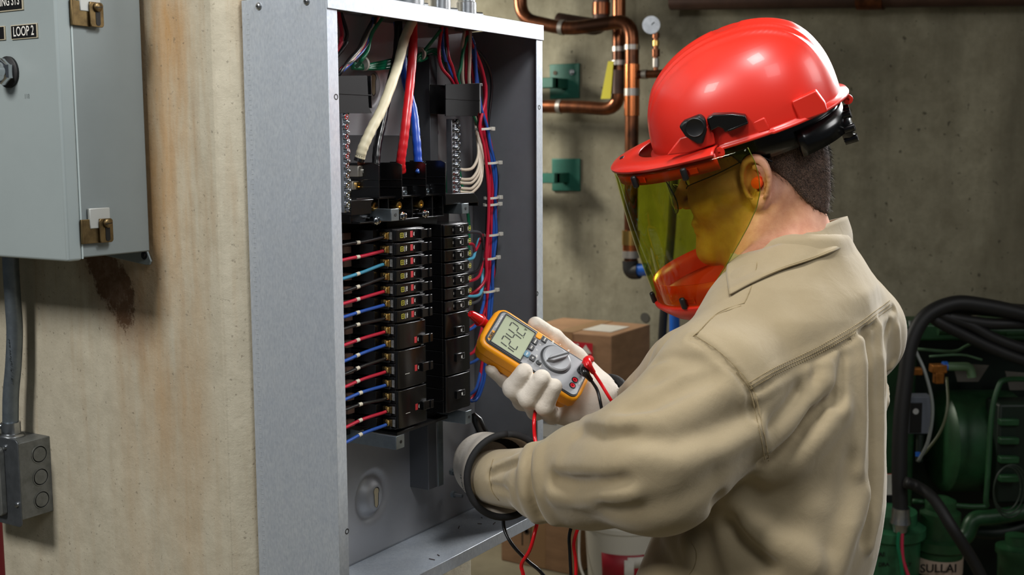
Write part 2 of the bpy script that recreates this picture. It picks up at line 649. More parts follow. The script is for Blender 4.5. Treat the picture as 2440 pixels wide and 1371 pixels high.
# stamped ruler ticks along the left wall edge
mb = MB()
for k in range(120):
    z = 1.06+k*.0062
    mb.box(XL-.0002, XL, YB-.012, YB-.012+.0035+.002*(k % 5 == 0), z, z+.0006)
obj('stamped_ticks', mb, mat('tick_light', (190, 196, 200), .4, .6), panel, smooth=0)
# inner left gutter flange
mb = MB()
mb.box(XL+.10, XL+.118, YB-.0065, YB-.005, 1.07, 1.25)
obj('mounting_strip', mb, M_steel, panel, bev=.001)
# support rails
a, b = PY(1024, 142, 1.035), PY(1043, 1010, 1.035)
mb = MB()
x = PY(1034, 250, 1.035)[0]
obj('support_rail', MB().box(x-.0085, x+.0085, 1.034, 1.036, 1.628, 1.766), M_steel, panel, bev=.0006)
for k in range(5):
    obj('rail_hole', MB().lathe((x, 1.0335, 1.752-k*.021), (0, -1, 0), [(0, .0028), (.0008, .0028)]), M_rubber, panel)
p = (x, 1.0338, 1.655)
obj('hex_screw', MB().lathe(p, (0, -1, 0), [(0, .0075), (.0012, .0075), (.0012, .005), (.004, .0045), (.005, .002)], 12), M_zinc, panel)
obj('rail_channel', MB().box(x-.028, x-.0088, 1.022, YB-.004, 1.53, 1.768), mat('dark_channel', (70, 72, 75), .5, .5), panel, bev=.001)
obj('rail_channel', MB().box(1.20, x-.02, 1.035, YB-.004, 1.585, 1.650), mat('dark_sheet', (44, 44, 46), .5, .3), panel, bev=.001)
a = PY(1048, 1110, 1.03)[0]
obj('support_rail', MB().box(a-.007, a+.007, 1.028, 1.030, 1.112, 1.235), M_steel, panel, bev=.0006)
obj('rail_channel', MB().box(a-.03, a-.0075, 1.03, YB-.004, 1.112, 1.235), mat('channel_grey', (96, 98, 102), .5, .5), panel, bev=.001)
for (px, py) in ((1072, 1124), (1075, 1178)):
    p = PY(px, py, 1.05)
    st = obj('stud', MB().cyl(p, p+np.array([0, -.022, 0]), .0028, n=10), M_zinc, panel)
    obj('hex_nut', MB().lathe(p+np.array([0, -.002, 0]), (0, -1, 0), [(0, .006), (.005, .006)], 6), M_steel, st)
# debris on the tray
for (px, py, l) in ((1149, 1235, .004), (1092, 1260, .011), (1148, 1249, .007), (1175, 1250, .01), (1036, 1335, .01), (1047, 1325, .006)):
    p = on(px, py, 'Z', ZB+.0022)
    a = random.random()*3
    obj('wire_scrap', MB().cyl(p, p+np.array([math.cos(a), math.sin(a), .02])*l, .0006, n=6), mat('scrap', (60, 36, 32), .6), label='tiny dark wire clipping lying on the tray at the panel bottom near pixel %d' % px if 0 else None, cat=None, parent=panel)

# ---------------------------------------------------------------- conduit connectors in the top
def connector(px_t, y, r, label, pin):
    x = px_t
    e = empty('conduit_connector', (x, y, ZT), label, 'conduit connector', 'set screw connectors on the panel top')
    obj('barrel', MB().lathe((x, y, ZT), (0, 0, 1), [(0, r*1.25), (.004, r*1.25), (.004, r*1.12), (.03, r*1.12), (.031, r*1.05)]), M_zinc, e)
    obj('conduit_stub', MB().cyl((x, y, ZT+.02), (x, y, ZT+.5), r, n=20), M_zinc, e)
    s_ = obj('set_screw', MB().cyl((x+r, y-.004, ZT+.014), (x+r*1.1+.012, y-.010, ZT+.014), .0042, n=10), M_zinc, e)
    mb = MB()
    mb.lathe((x, y, ZT-t-.010), (0, 0, 1), [(0, r*1.15), (.001, r*1.42), (.0095, r*1.42)], 10)
    obj('plastic_bushing', mb, M_hub, e)
    return e


CY = 1.012
conn = []
for n_, (px, lab, r) in enumerate(((806, 'set screw connector nearest the left wall of the panel', .014), (896, 'set screw connector second along the panel top from its bare side wall', .014),
                                   (966, 'widest conduit connector, feeding the four taped main cables', .024), (1050, 'set screw connector just past the widest one along the panel top', .0135),
                                   (1112, 'set screw connector at the end of the panel top over the right wire bundle', .0135))):
    x = PY(px, 60, CY)[0]
    conn.append(x)
    connector(x, CY, r, lab, None)
# ================================================================== breaker interior assembly
bus = empty('bus_assembly', (1.35, 1.06, 1.24), 'black moulded bus base with steel brackets behind the breakers', 'panel interior')
mb = MB()
mb.box(1.215, 1.485, 1.031, 1.045, 1.238, 1.545)
mb.box(1.29, 1.41, 1.0, 1.032, 1.235, 1.56)
obj('bus_base', mb, M_blackm, bus, bev=.001)
for k in range(15):
    z = 1.5235-.0184*(k+.5)
    for x0, x1 in ((1.222, 1.236), (1.466, 1.478)):
        obj('bus_stab', MB().box(x0, x1, 1.020, 1.031, z-.0045, z+.0045), mat('tarnished_copper', (110, 84, 72), .5, .4), bus)
obj('bottom_plate', MB().box(1.285, 1.41, .985, 1.045, 1.2315, 1.237), M_blackm, bus, bev=.001)


def bracket(px0, px1, py0, py1, yf, hole=True, back=1.035):
    "angled steel arm: front tab between px0..px1"
    a, b = PY(px0, py0, yf), PY(px1, py1, yf)
    mb = MB()
    mb.box(a[0], b[0], yf-.0008, yf+.0008, b[2], a[2])
    mb.box(a[0], a[0]+.0016, yf, back, b[2], a[2])
    mb.box(a[0]-.012, a[0], back-.0016, back, b[2], a[2])
    r = obj('steel_bracket', mb, M_steel, bus, bev=.0006)
    c_ = (a+b)/2
    obj('bracket_hole', MB().lathe((c_[0]+.001, yf-.0010, c_[2]), (0, -1, 0), [(0, .0022), (.0003, .0022)]), M_rubber, r)


bracket(943, 963, 1041, 1066, .952)
bracket(931, 950, 498, 526, .947)
bracket(1100, 1116, 485, 509, .958)
bracket(1109, 1123, 981, 1007, .958)
# main lug section
mb = MB()
mb.box(1.205, 1.40, 1.02, 1.05, 1.53, 1.612)
mb.box(1.19, 1.375, .982, 1.03, 1.535, 1.548)
obj('lug_base', mb, M_black, bus, bev=.001)
fr = [(903, 392, 472), (957, 391, 472), (1015, 389, 468), (1061, 386, 464)]
for px, ya, yb in fr:
    p, q = PY(px, ya, .958), PY(px, yb, .958)
    x = p[0]
    z0, z1 = q[2], p[2]
    poly = [(.958, z1-.001), (.958, z0), (.966, z0-.003), (1.02, z0-.002), (1.02, z1+.002), (.966, z1+.002)]
    mb = MB().prism(poly, (x-.0008, 0, 0), (0, 1, 0), (0, 0, 1), (1, 0, 0), .0016)
    for zz in (.3, .52):
        mb.box(x-.0013, x+.0003, .958, 1.02, z0+(z1-z0)*zz, z0+(z1-z0)*zz+.0012)
    obj('phase_barrier', mb, M_black, bus, bev=.0003)
for (px, py, yy) in ((965, 460, .985), (1018, 455, .985)):
    p = PY(px, py, yy)
    l_ = obj('mechanical_lug', MB().box(p[0]-.0052, p[0]+.0052, yy-.0, yy+.02, p[2]-.0085, p[2]+.0085), M_zinc, bus, bev=.0008)
    obj('set_screw', MB().lathe((p[0], yy-.0002, p[2]), (0, -1, 0), [(0, .0036), (.0012, .0036), (.0012, .002), (.0003, .002)], 12), M_steel, l_)
# neutral lug with copper strands
for (px, py, yy, w, m_) in ((868, 408, .985, .0078, M_zinc), (852, 442, .992, .0062, M_brassb)):
    p = PY(px, py, yy)
    l_ = obj('mechanical_lug', MB().box(p[0]-w*1.6, p[0]+w*.8, yy, yy+.022, p[2]-w*.95, p[2]+w*.95), mat('tin_plate', (196, 190, 176), .35, .8), bus, bev=.001)
    obj('set_screw', MB().lathe((p[0], yy-.0002, p[2]), (0, -1, 0), [(0, .0046), (.002, .0046), (.002, .0026), (.0003, .0026)], 14), m_, l_)
for (px, py) in ((950, 490), (1002, 486), (893, 492)):
    p = PY(px, py, .975)
    w_ = obj('brass_bolt', MB().lathe(p, (0, -1, 0), [(-.01, .0062), (.0, .0062), (.0015, .0052), (.0015, .0026), (.0, .0026)], 18), M_brassb, bus)
for (px, py) in ((960, 515), (1013, 510), (898, 526)):
    p = PY(px, py, .968)
    b_ = obj('hex_screw', MB().lathe(p, (-.25, -1, 0), [(-.01, .0058), (0, .0058), (.0004, .0045), (.0040, .0045), (.0046, .0036)], 6), M_chrome, bus)
    obj('screw_slot', MB().obox(p+np.array([-.0012, -.0048, 0]), (.97, -.24, 0), (0, 0, 1), (.24, .97, 0), .0010, .0075, .0008), M_blackm, b_)
# lug carrier rims
mb = MB()
a, b = PY(850, 474, .968), PY(1058, 470, .968)
mb.box(a[0], b[0], .968, .985, a[2]-.0022, a[2]+.0006)
a2 = PY(850, 534, .968)
mb.box(a[0]+.006, b[0]-.001, .968, .99, a2[2]-.0006, a2[2]+.0016)
for px in (903, 926, 983, 1031, 1056):
    q = PY(px, 500, .970)
    mb.box(q[0]-.0012, q[0]+.0012, .970, .99, a2[2], a[2])
mb.box(a[0]+.004, b[0]-.001, .986, 1.0, a2[2], a[2])
for zz in (.25, .55):
    mb.box(a[0]+.03, b[0]-.006, .979, .986, a2[2]+(a[2]-a2[2])*zz*.6, a2[2]+(a[2]-a2[2])*zz*.6+.0016)
obj('lug_carrier', mb, M_black, bus, bev=.0005)
a, b = PY(836, 478, .955), PY(889, 509, .955)
obj('lug_carrier', MB().prism([(a[0], a[2]), (b[0]+.002, a[2]), (b[0]-.003, a[2]-.006), (b[0]-.003, b[2]), (a[0], b[2])], (0, .955, 0), (1, 0, 0), (0, 0, 1), (0, 1, 0), .03), M_black, bus, bev=.0006)
a, b = PY(1062, 462, .965), PY(1140, 486, .965)
obj('lug_carrier', MB().prism([(a[0], a[2]), (b[0]-.012, a[2]-.001), (b[0], a[2]-.010), (b[0], b[2]-.003), (b[0]-.0015, b[2]-.003), (b[0]-.0015, b[2]+.002), (a[0], b[2]+.002)], (0, .965, 0), (1, 0, 0), (0, 0, 1), (0, 1, 0), .035), M_black, bus, bev=.0006)

# neutral bars and shrouds


def nbar(name_lab, px_s, y_a, y_b, yy, n, hole_px=None):
    p, q = PY(px_s, y_a, yy), PY(px_s, y_b, yy)
    e = empty('terminal_bar', (p[0], yy+.01, q[2]), name_lab, 'terminal bar', 'aluminium terminal bars')
    obj('bar', MB().box(p[0]-.0045, p[0]+.0045, yy+.003, yy+.016, q[2]-.004, p[2]+.004), M_zinc, e, bev=.0006)
    for k in range(n):
        z = p[2]+(q[2]-p[2])*k/(n-1)
        x = p[0]+(.0012 if k % 2 else -.0012)
        ax = nrm((.12 if k % 2 else -.12, -1, 0))
        c_ = np.array((x, yy+.003, z))
        obj('terminal_screw', MB().lathe(c_, ax, [(-.003, .0036), (.004, .0036), (.0044, .0032), (.0044, .0022), (.0028, .0018)], 12), M_chrome, e)
    if hole_px:
        h = PY(hole_px, y_a, yy+.004)
        obj('bar_side', MB().box(h[0]-.003, p[0]-.0045, yy+.004, yy+.014, q[2]-.004, p[2]+.004), M_zinc, e, bev=.0004)
        for k in range(n):
            z = p[2]+(q[2]-p[2])*k/(n-1)
            obj('wire_hole', MB().lathe((h[0]+.0014, yy+.0038, z), (0, -1, 0), [(0, .0022), (.0004, .0022)], 10), mat('hole_red', (86, 44, 40), .5) if k > 11 else M_rubber, e)
    return e


nbar('terminal bar of close-packed screws beside the bare side wall', 825, 232, 500, .957, 24)
nbar('terminal bar with a drilled strip and screws under the square black shroud', 1092, 290, 456, 1.0, 17, 1079)


def shroud(name, pts, yy, dep, lab, lip=None):
    a = [PY(x, y, yy) for x, y in pts]
    poly = [(q[0], q[2]) for q in a]
    e = empty(name, (a[0][0], yy, a[0][2]-.05), lab, 'wire shroud')
    k = len(poly)
    mb = MB().prism(poly, (0, yy, 0), (1, 0, 0), (0, 0, 1), (0, 1, 0), .0015)
    obj('cover_plate', mb, M_shroud, e, bev=.0003)
    x0, x1 = min(p[0] for p in poly), max(p[0] for p in poly)
    z0, z1 = min(p[1] for p in poly), max(p[1] for p in poly)
    obj('cover_return', MB().box(x1-.0015, x1, yy, yy+dep, z0+.008, z1), M_black, e, bev=.0003)
    obj('cover_return', MB().box(x0, x1, yy+dep-.0015, yy+dep, z0+.004, z1-.004), M_black, e, bev=.0003)
    m2 = MB()
    m2.box(x0, x1, yy-.0006, yy, (z0+z1)/2-.0006, (z0+z1)/2+.0006)
    obj('moulded_rib', m2, M_shroud, e)
    return e


shroud('wire_shroud', [(806, 181), (875, 180), (877, 218), (879, 255), (887, 270), (806, 270)], .955, .03, 'black plastic shroud at the top of the terminal screws by the bare side wall')
e = shroud('wire_shroud', [(1062, 201), (1143, 199), (1143, 262), (1137, 277), (1062, 277)], .988, .03, 'square black plastic shroud under the two connectors at the far end of the panel top')
p = PY(1143, 199, .988)
obj('cover_hook', MB().prism([(0, 0), (.008, 0), (.008, -.004), (.0065, -.004), (.0065, -.0015), (0, -.0015)], (p[0]-.001, .9875, p[2]+.0005), (1, 0, 0), (0, 0, 1), (0, 1, 0), .03), mat('grey_plastic', (150, 150, 150), .4), e)
obj('cover_hook', MB().box(p[0]-.001, p[0]+.0003, .9865, .988, PY(1143, 270, .988)[2], p[2]), mat('grey_plastic', (150, 150, 150), .4), e)

# ================================================================== breakers
PIT = .0184
ZB0 = 1.5240
XLo, XLi = 1.2587, 1.3268      # left column outer, inner
XC = 1.3495


def breaker(poles, side, style, row0, label):
    """built in place. side -1: left column (terminals face -X), +1: right column"""
    z1 = ZB0-PIT*row0
    h = PIT*poles
    z0 = z1-h
    def X(u): return XC+side*u      # u: distance from the centre line
    uo, ui = XC-XLo, XC-XLi
    e = empty('circuit_breaker', (X((uo+ui)/2), 1.03, z0), label, 'circuit breaker', 'breakers of the left column' if side < 0 else 'breakers of the right column')
    g_ = .0005
    mb = MB()

    def bx(u0, u1, y0, y1, a, b):
        x0, x1 = sorted((X(u0), X(u1)))
        mb.box(x0, x1, y0, y1, a, b)
    for k in range(poles):
        a, b = z1-PIT*(k+1)+g_, z1-PIT*k-g_
        bx(ui, uo, .9665, 1.0305, a, b)
        bx(uo, uo+.014, .989, 1.0305, a+.001, b-.001)
        bx(uo, uo+.004, .9725, .989, a+.0005, a+.0035)
    obj('case', mb, M_black, e, bev=.0006)
    # raised dome face
    prof = [(ui+.001, .9665), (ui+.001, .9625), (ui+.006, .9605), (uo-.010, .9605), (uo-.002, .9635), (uo-.0005, .9665)]
    P = MB()
    poly = [(X(u), y) for u, y in prof]
    P.prism(poly, (0, 0, z0+.0012), (1, 0, 0), (0, 1, 0), (0, 0, 1), h-.0024)
    obj('face_plate', P, M_black, e, bev=.0010, bseg=3)
    zc = (z0+z1)/2 if poles < 3 else z0+PIT*1.35
    if poles == 2:
        zc = z0+PIT*.5
    sgn = side
    # handle
    mb = MB()
    if side < 0:
        ua, ub = ui-.004, ui+.017
    else:
        ua, ub = uo-.046, uo-.031
    xa, xb = sorted((X(ua), X(ub)))
    tall = .0045 if style == 'off' else .0035
    mb.box(xa, xb, .9605-tall, .9612, zc-.0062, zc+.0060)
    if side < 0:
        mb.box(X(ui+.002), X(ui-.0045)+.0, .9540, .9615, zc-.0058, zc+.0062)
    obj('toggle_handle', mb, M_black, e, bev=.0008)
    yf = .96035
    # printing
    def lab(u0, u1, za, zb, m_, name='label'):
        x0, x1 = sorted((X(u0), X(u1)))
        return obj(name, MB().box(x0, x1, yf-.0001, yf+.0002, za, zb), m_, e, smooth=0)
    if side < 0:
        if poles == 1:
            rx = X(uo-.012)
            # yellow square mark
            mb = MB()
            for dx0, dx1, dz0, dz1 in ((-.0036, .0036, .0026, .0033), (-.0036, .0036, -.0033, -.0026), (-.0036, -.0029, -.0033, .0033), (.0029, .0036, -.0033, .0033),
                                       (-.0016, .0016, .0008, .0013), (-.0016, .0016, -.0013, -.0008), (-.0016, -.0011, -.0013, .0013), (.0011, .0016, -.0013, .0013)):
                mb.box(rx+dx0, rx+dx1, yf-.0001, yf+.0001, zc+dz0, zc+dz1)
            obj('square_mark', mb, M_ybord, e, smooth=0)
            m2 = text('10kA', .0034, (X(uo-.0215), yf-.0001, zc+.0004), (0, 0, -1), (1, 0, 0), .0001, bold=.00012)
            obj('lettering', m2, M_white, e, smooth=0)
            m2 = text('120/240', .0024, (X(uo-.0175), yf-.0001, zc), (0, 0, -1), (1, 0, 0), .0001)
            obj('lettering', m2, M_white, e, smooth=0)
        ru = uo-.034 if poles == 1 else uo-.040
        lab(ru+.0028, ru-.0028, zc-.0038, zc+.0048, M_redpr, 'trip_flag')
        obj('lettering', text('TRIP', .0026, (X(ru-.0052), yf-.0001, zc+.0005), (0, 0, -1), (1, 0, 0), .0001, bold=.0001), M_white, e, smooth=0)
        if poles == 3:
            x0 = X(uo-.020)
            mb = MB().box(x0-.005, x0+.005, yf-.0001, yf+.0001, zc-.0045, zc-.004)
            obj('print_line', mb, M_white, e, smooth=0)
    else:
        if poles == 1:
            mb = MB()
            rx = X(uo-.0045)
            for dx0, dx1, dz0, dz1 in ((-.0028, .0028, .0028, .0034), (-.0028, .0028, -.0034, -.0028), (-.0028, -.0022, -.0034, .0034), (.0022, .0028, -.0034, .0034),
                                       (-.0012, .0012, -.001, .001)):
                mb.box(rx+dx0, rx+dx1, yf-.0001, yf+.0001, zc+dz0, zc+dz1)
            obj('square_mark', mb, M_ybord, e, smooth=0)
            obj('lettering', text('10kA', .0030, (X(uo-.0095), yf-.0001, zc), (0, 0, -1), (1, 0, 0), .0001), M_white, e, smooth=0)
            obj('lettering', text('ON', .0024, (X(uo-.048), yf-.0001, zc), (0, 0, -1), (1, 0, 0), .0001), M_white, e, smooth=0)
        obj('lettering', text('20', .0046, (X(uo-.034), .9605-tall-.0002, zc), (0, 0, -1), (1, 0, 0), .0002, bold=.0001), M_white, e, smooth=0)
        mb = MB()
        rx = X(uo-.024)
        for dx0, dx1, dz0, dz1 in ((-.003, .003, .004, .0045), (-.003, .003, -.0045, -.004), (-.003, -.0026, -.0045, .0045), (.0026, .003, -.0045, .0045)):
            mb.box(rx+dx0, rx+dx1, yf-.0001, yf+.0001, zc+dz0, zc+dz1)
        obj('print_frame', mb, M_greypr, e, smooth=0)
    # terminals
    for k in range(poles):
        z = z1-PIT*(k+.5)
        x = X(uo+.0003)
        if side < 0:
            w_ = obj('terminal_clamp', MB().box(x-.0028, x+.001, .972, .9865, z-.0052, z+.0046), M_brassb if poles == 1 or row0 < 9 else M_brass, e, bev=.0008)
            s_ = obj('terminal_screw', MB().lathe((x-.0028, .9785, z+.0002), (-1, 0, 0), [(0, .0048), (.0014, .0048), (.0022, .0038), (.0024, .001)], 14), M_brassb, e)
            sl = MB()
            sl.obox((x-.0053, .9785, z), (0, .7, .7), (0, -.7, .7), (1, 0, 0), .0078, .0009, .0006)
            if poles == 1:
                sl.obox((x-.0053, .9785, z), (0, .7, -.7), (0, .7, .7), (1, 0, 0), .0078, .0009, .0006)
            obj('screw_slot', sl, M_blackm, s_)
            obj('wiring_label', MB().box(x-.0005, x-.0003, .9672, .9715, z-.0052, z+.0048), M_greypr, e, smooth=0)
    return e


row = 0
L_ord = ['topmost', 'second from the top', 'third from the top', 'fourth from the top', 'fifth from the top', 'sixth from the top', 'lowest of the single ones']
for k in range(7):
    breaker(1, -1, 'off', k, 'single black breaker facing the marked wires, %s' % L_ord[k])
breaker(2, -1, 'off', 7, 'double black breaker under the singles on the side of the marked wires')
breaker(3, -1, 'off', 9, 'triple black breaker between the double and the lowest one, by the marked wires')
breaker(3, -1, 'off', 12, 'lowest triple black breaker, beside the last marked blue wire')
for k in range(7):
    breaker(1, 1, 'on', k, 'single black breaker in the column nearest the wire bundle, %s' % (L_ord[k] if k != 5 else 'sixth from the top'))
breaker(2, 1, 'on', 7, 'double black breaker that the red probe touches')
breaker(3, 1, 'on', 9, 'triple black breaker just under the probe, behind the yellow meter')
breaker(3, 1, 'on', 12, 'lowest triple black breaker, above the glove cuff')

# ================================================================== wires


def wire(pts, r, color, name, label, cat='wire', group=None, n=8, sm=6, band=None, parent=None, bandtxt=None):
    P = cr(pts, sm)
    if parent is None:
        e = empty(name, P[0], label, cat, group)
    else:
        e = parent
    m_ = WC[color] if isinstance(color, str) else color
    obj('insulation', MB().tube(P, r, n), m_, e, smooth=180)
    if band is not None:
        k = int(band*len(P))
        a, b = P[k], P[k+1]
        d = nrm(b-a)
        mb = MB().cyl(a-d*.0028, a+d*.0028, r*1.12, n=12)
        s_ = obj('marker_sleeve', mb, M_tape2, e)
        if bandtxt:
            up = nrm(np.cross(d, CF))
            nn = -nrm(CF)
            obj('lettering', text(bandtxt, .0038, a+nn*r*1.2, nrm(np.cross(nn, d))*1.0, d, .0002, bold=.0001), M_blackm, s_, smooth=0)
    return e


M_tape2 = mat('marker_white', (204, 196, 176), .6)
cols = ['black', 'red', 'teal', 'black', 'red', 'blue', 'black', 'red', 'blue', 'black', 'red', 'blue', 'black', 'red', 'blue']
ys = [582, 618, 662, 693, 722, 754, 782, 821, 859, 890, 921, 951, 976, 1018, 1054]
cname = {'black': 'black', 'red': 'red', 'teal': 'light blue', 'blue': 'dark blue'}
ordn = ['first', 'second', 'third', 'fourth', 'fifth', 'sixth', 'seventh', 'eighth', 'ninth', 'tenth', 'eleventh', 'twelfth', 'thirteenth', 'fourteenth', 'last']
for k in range(15):
    z = ZB0-PIT*(k+.5)-.002
    s = np.array([XLo-.0016, .979, z])
    a = PY(865, ys[k]*.55+(562+31.3*k+8)*.45, .985)
    b = PY(826, ys[k], .990)
    c_ = b+np.array([-.035, .006, -.006])
    d_ = np.array([1.125+.004*(k % 3), 1.005+.006*(k % 4), b[2]-.03])
    e_ = d_+np.array([0, 0, -.035])
    wire([s, s+np.array([-.010, .001, -.001]), a, b, c_, d_, e_], .0024, cols[k], 'branch_wire', '%s wire into the %s terminal screw counted down the marked side' % (cname[cols[k]], ordn[k]),
         'wire', 'marked branch wires', band=.40-.002*k, bandtxt=str(2*k+1) if k > 5 else None)
# main taped cables


def taped(pts, r, m_, lab, name='main_cable', end=None):
    P = cr(pts, 14)
    rs = [r*(1+.05*((k // 3) % 2)) for k in range(len(P))]
    e = empty(name, P[-1], lab, 'cable', 'taped main cables')
    obj('taped_jacket', MB().tube(P, rs, 14), m_, e, smooth=50)
    return e, P


hx, hz = conn[2], ZT-.004
def H(dx, dy): return (hx+dx, CY+dy, hz)
M_cream = mat('cream_tape', (205, 196, 166), .5, noise=(60, .4), col2=(180, 170, 140))
M_redt = mat('red_tape', (196, 26, 34), .3, noise=(60, .3), col2=(150, 16, 24))
M_bluet = mat('blue_tape', (24, 70, 170), .3)
M_blkt = mat('black_tape', (16, 16, 18), .25)
e, P = taped([H(.006, -.012), PY(965, 90, .998), PY(945, 165, .982), PY(912, 255, .972), PY(884, 310, .970), PY(865, 352, .972), PY(857, 378, .976)], .0066, M_cream, 'thick cream taped cable ending in bare copper at the bright lug')
obj('tape_collar', MB().tube([P[-1]-nrm(P[-1]-P[-2])*.004, P[-1]+nrm(P[-1]-P[-2])*.004], .0068, 14), M_blkt, e)
for k in range(7):
    a = P[-1]+np.array([(k-3)*.0012, 0, -.003])
    b = PY(856+k*2.0, 399, .994)
    obj('copper_strand', MB().tube(cr([a, (a+b)/2+np.array([(k-3)*.0008, -.001, 0]), b, b+np.array([0, 0, -.015])], 4), .0008, 6), mat('bare_copper', (190, 110, 74), .35, .9), e)
taped([H(-.010, .004), PY(945, 130, 1.012), PY(927, 210, 1.005), PY(912, 290, 1.0), PY(900, 345, .995), PY(896, 392, .992), PY(897, 430, .992)], .0055, M_blkt, 'black taped main cable just behind the cream one')
taped([H(.012, -.004), PY(984, 110, 1.0), PY(977, 200, .99), PY(968, 280, .98), PY(961, 340, .978), PY(955, 384, .98), PY(957, 410, .984)], .0062, M_redt, 'red taped main cable down the middle of the panel')
taped([H(-.004, .012), PY(958, 130, 1.018), PY(968, 200, 1.012), PY(985, 265, 1.0), PY(992, 330, .99), PY(996, 384, .985), PY(998, 400, .985)], .0058, M_bluet, 'blue taped main cable beside the red one')
e = wire([PY(1008, 392, .975), PY(1000, 402, .972), PY(994, 412, .972)], .0035, WC['blue'], 'taped_stub', 'short dark blue wire stub between two black barriers', 'wire')
obj('tape_tail', MB().tube(cr([PY(1012, 385, .973), PY(1006, 394, .97), PY(1010, 402, .97), PY(1002, 406, .97)], 4), .002, 6), M_blkt, e)

# left bundle going over the side
lc = [('black', 858, 60, 0), ('red', 866, 66, 1), ('white', 872, 62, 2), ('blue', 880, 64, 3), ('black', 872, 58, 4), ('red', 810, 60, 5), ('black', 822, 60, 6)]
descr = ['outer black', 'inner red', 'thin white', 'bright blue', 'inner black', 'red', 'black']
for k, (c_, px, py, j) in enumerate(lc):
    src = (conn[1]+.004*(k % 3)-.004, CY+.004*(k//3)-.004, ZT-.008)
    if k < 5:
        pts = [src, PY(885-4*k+6*(k == 3), 85, 1.0), PY(868-3*k+6*(k == 3)*1.5, 115, .99), PY(845-3*k+8*(k == 3), 142, .985), PY(818-2*k, 160+4*k, .985), PY(795, 180+5*k, 1.0), np.array([1.12, 1.02, 1.70]), np.array([1.12, 1.02, 1.60])]
        lab = '%s wire curving from the second connector to the bare side wall' % descr[k]
    else:
        src = (conn[0]+.004*(k-5), CY, ZT-.008)
        pts = [src, PY(px+4, 75, 1.005), PY(px+2, 95, 1.0), PY(px-6, 118, 1.0), np.array([1.135, 1.02, 1.68]), np.array([1.13, 1.03, 1.6])]
        lab = '%s wire dropping from the connector nearest the bare side wall' % descr[k]
    wire(pts, .0026, c_, 'gutter_wire', lab, 'wire', 'wires into the near gutter')
wire([(conn[1]+.012, CY-.004, ZT-.008), PY(886, 80, .998), PY(876, 120, .992), PY(862, 142, .992), PY(856, 152, 1.0), PY(850, 158, 1.01)], .0027, 'green', 'ground_wire', 'single green wire dropping from the second connector', 'wire', 'green ground wires')
for k in range(4):
    dz = .004*k
    pts = [PY(838, 150+4*k, 1.02), PY(870, 156+3*k-2*(k % 2), 1.015), PY(905, 150+4*(k % 2)+3*k, 1.02), PY(945, 142+5*k, 1.025), PY(985, 140+4*((k+1) % 3), 1.025), PY(1002, 130+7*(k % 3), 1.02),
           [PY(1022, 108, 1.01), PY(1030, 122, 1.03), PY(1040, 134, 1.035), PY(1038, 118, 1.03)][k], [PY(1050, 72, 1.005), PY(1062, 150, 1.045), PY(1085, 180, 1.04), PY(1065, 140, 1.03)][k]]
    wire(pts, .0027, 'green', 'ground_wire', ['upper green wire of the tied run across the panel top', 'second green wire of the tied run', 'third green wire of the tied run', 'lowest green wire of the tied run'][k], 'wire', 'green ground wires')
# right bundle
rb = [('red', 1050, 0, (1046, 120), (1052, 160), (1075, 190)), ('blue', 1054, 1, (1056, 120), (1070, 165), (1085, 196)), ('blue', 1064, 1, (1066, 110), (1070, 150), (1080, 190)),
      ('red', 1060, 2, (1068, 130), (1078, 160), (1088, 196)), ('black', 1058, 0, (1062, 120), (1064, 160), (1078, 195)),
      ('red', 1112, 0, (1113, 110), (1111, 150), (1112, 198)), ('white', 1119, 1, (1120, 110), (1119, 150), (1118, 198)), ('green', 1106, 2, (1104, 120), (1098, 160), (1092, 190)),
      ('white', 1104, 0, (1102, 110), (1102, 150), (1103, 195))]
for k, (c_, px, j, m1, m2, m3) in enumerate(rb):
    ci = 3 if px < 1080 else 4
    src = (conn[ci]+.005*(j-1)+.003, CY+.003*(k % 3)-.004, ZT-.008)
    y_ = .998+.003*(k % 3)
    end = np.array([1.555+.004*k, 1.02+.004*(k % 3), 1.66])
    pts = [src, PY(*m1, y_), PY(*m2, y_), PY(*m3, y_+.004), PY(m3[0]+(1130-m3[0])*.5, 240, 1.012), PY(1146, 290+3*k, 1.02)]
    lab = '%s wire from the %s connector going behind the square black shroud' % (['red', 'dark blue', 'paler blue', 'pinkish red', 'black', 'straight red', 'tan white', 'green', 'thin white'][k], 'fourth' if ci == 3 else 'last')
    wire(pts, .0026, c_, 'feeder_wire', lab, 'wire', 'wires behind the square shroud')
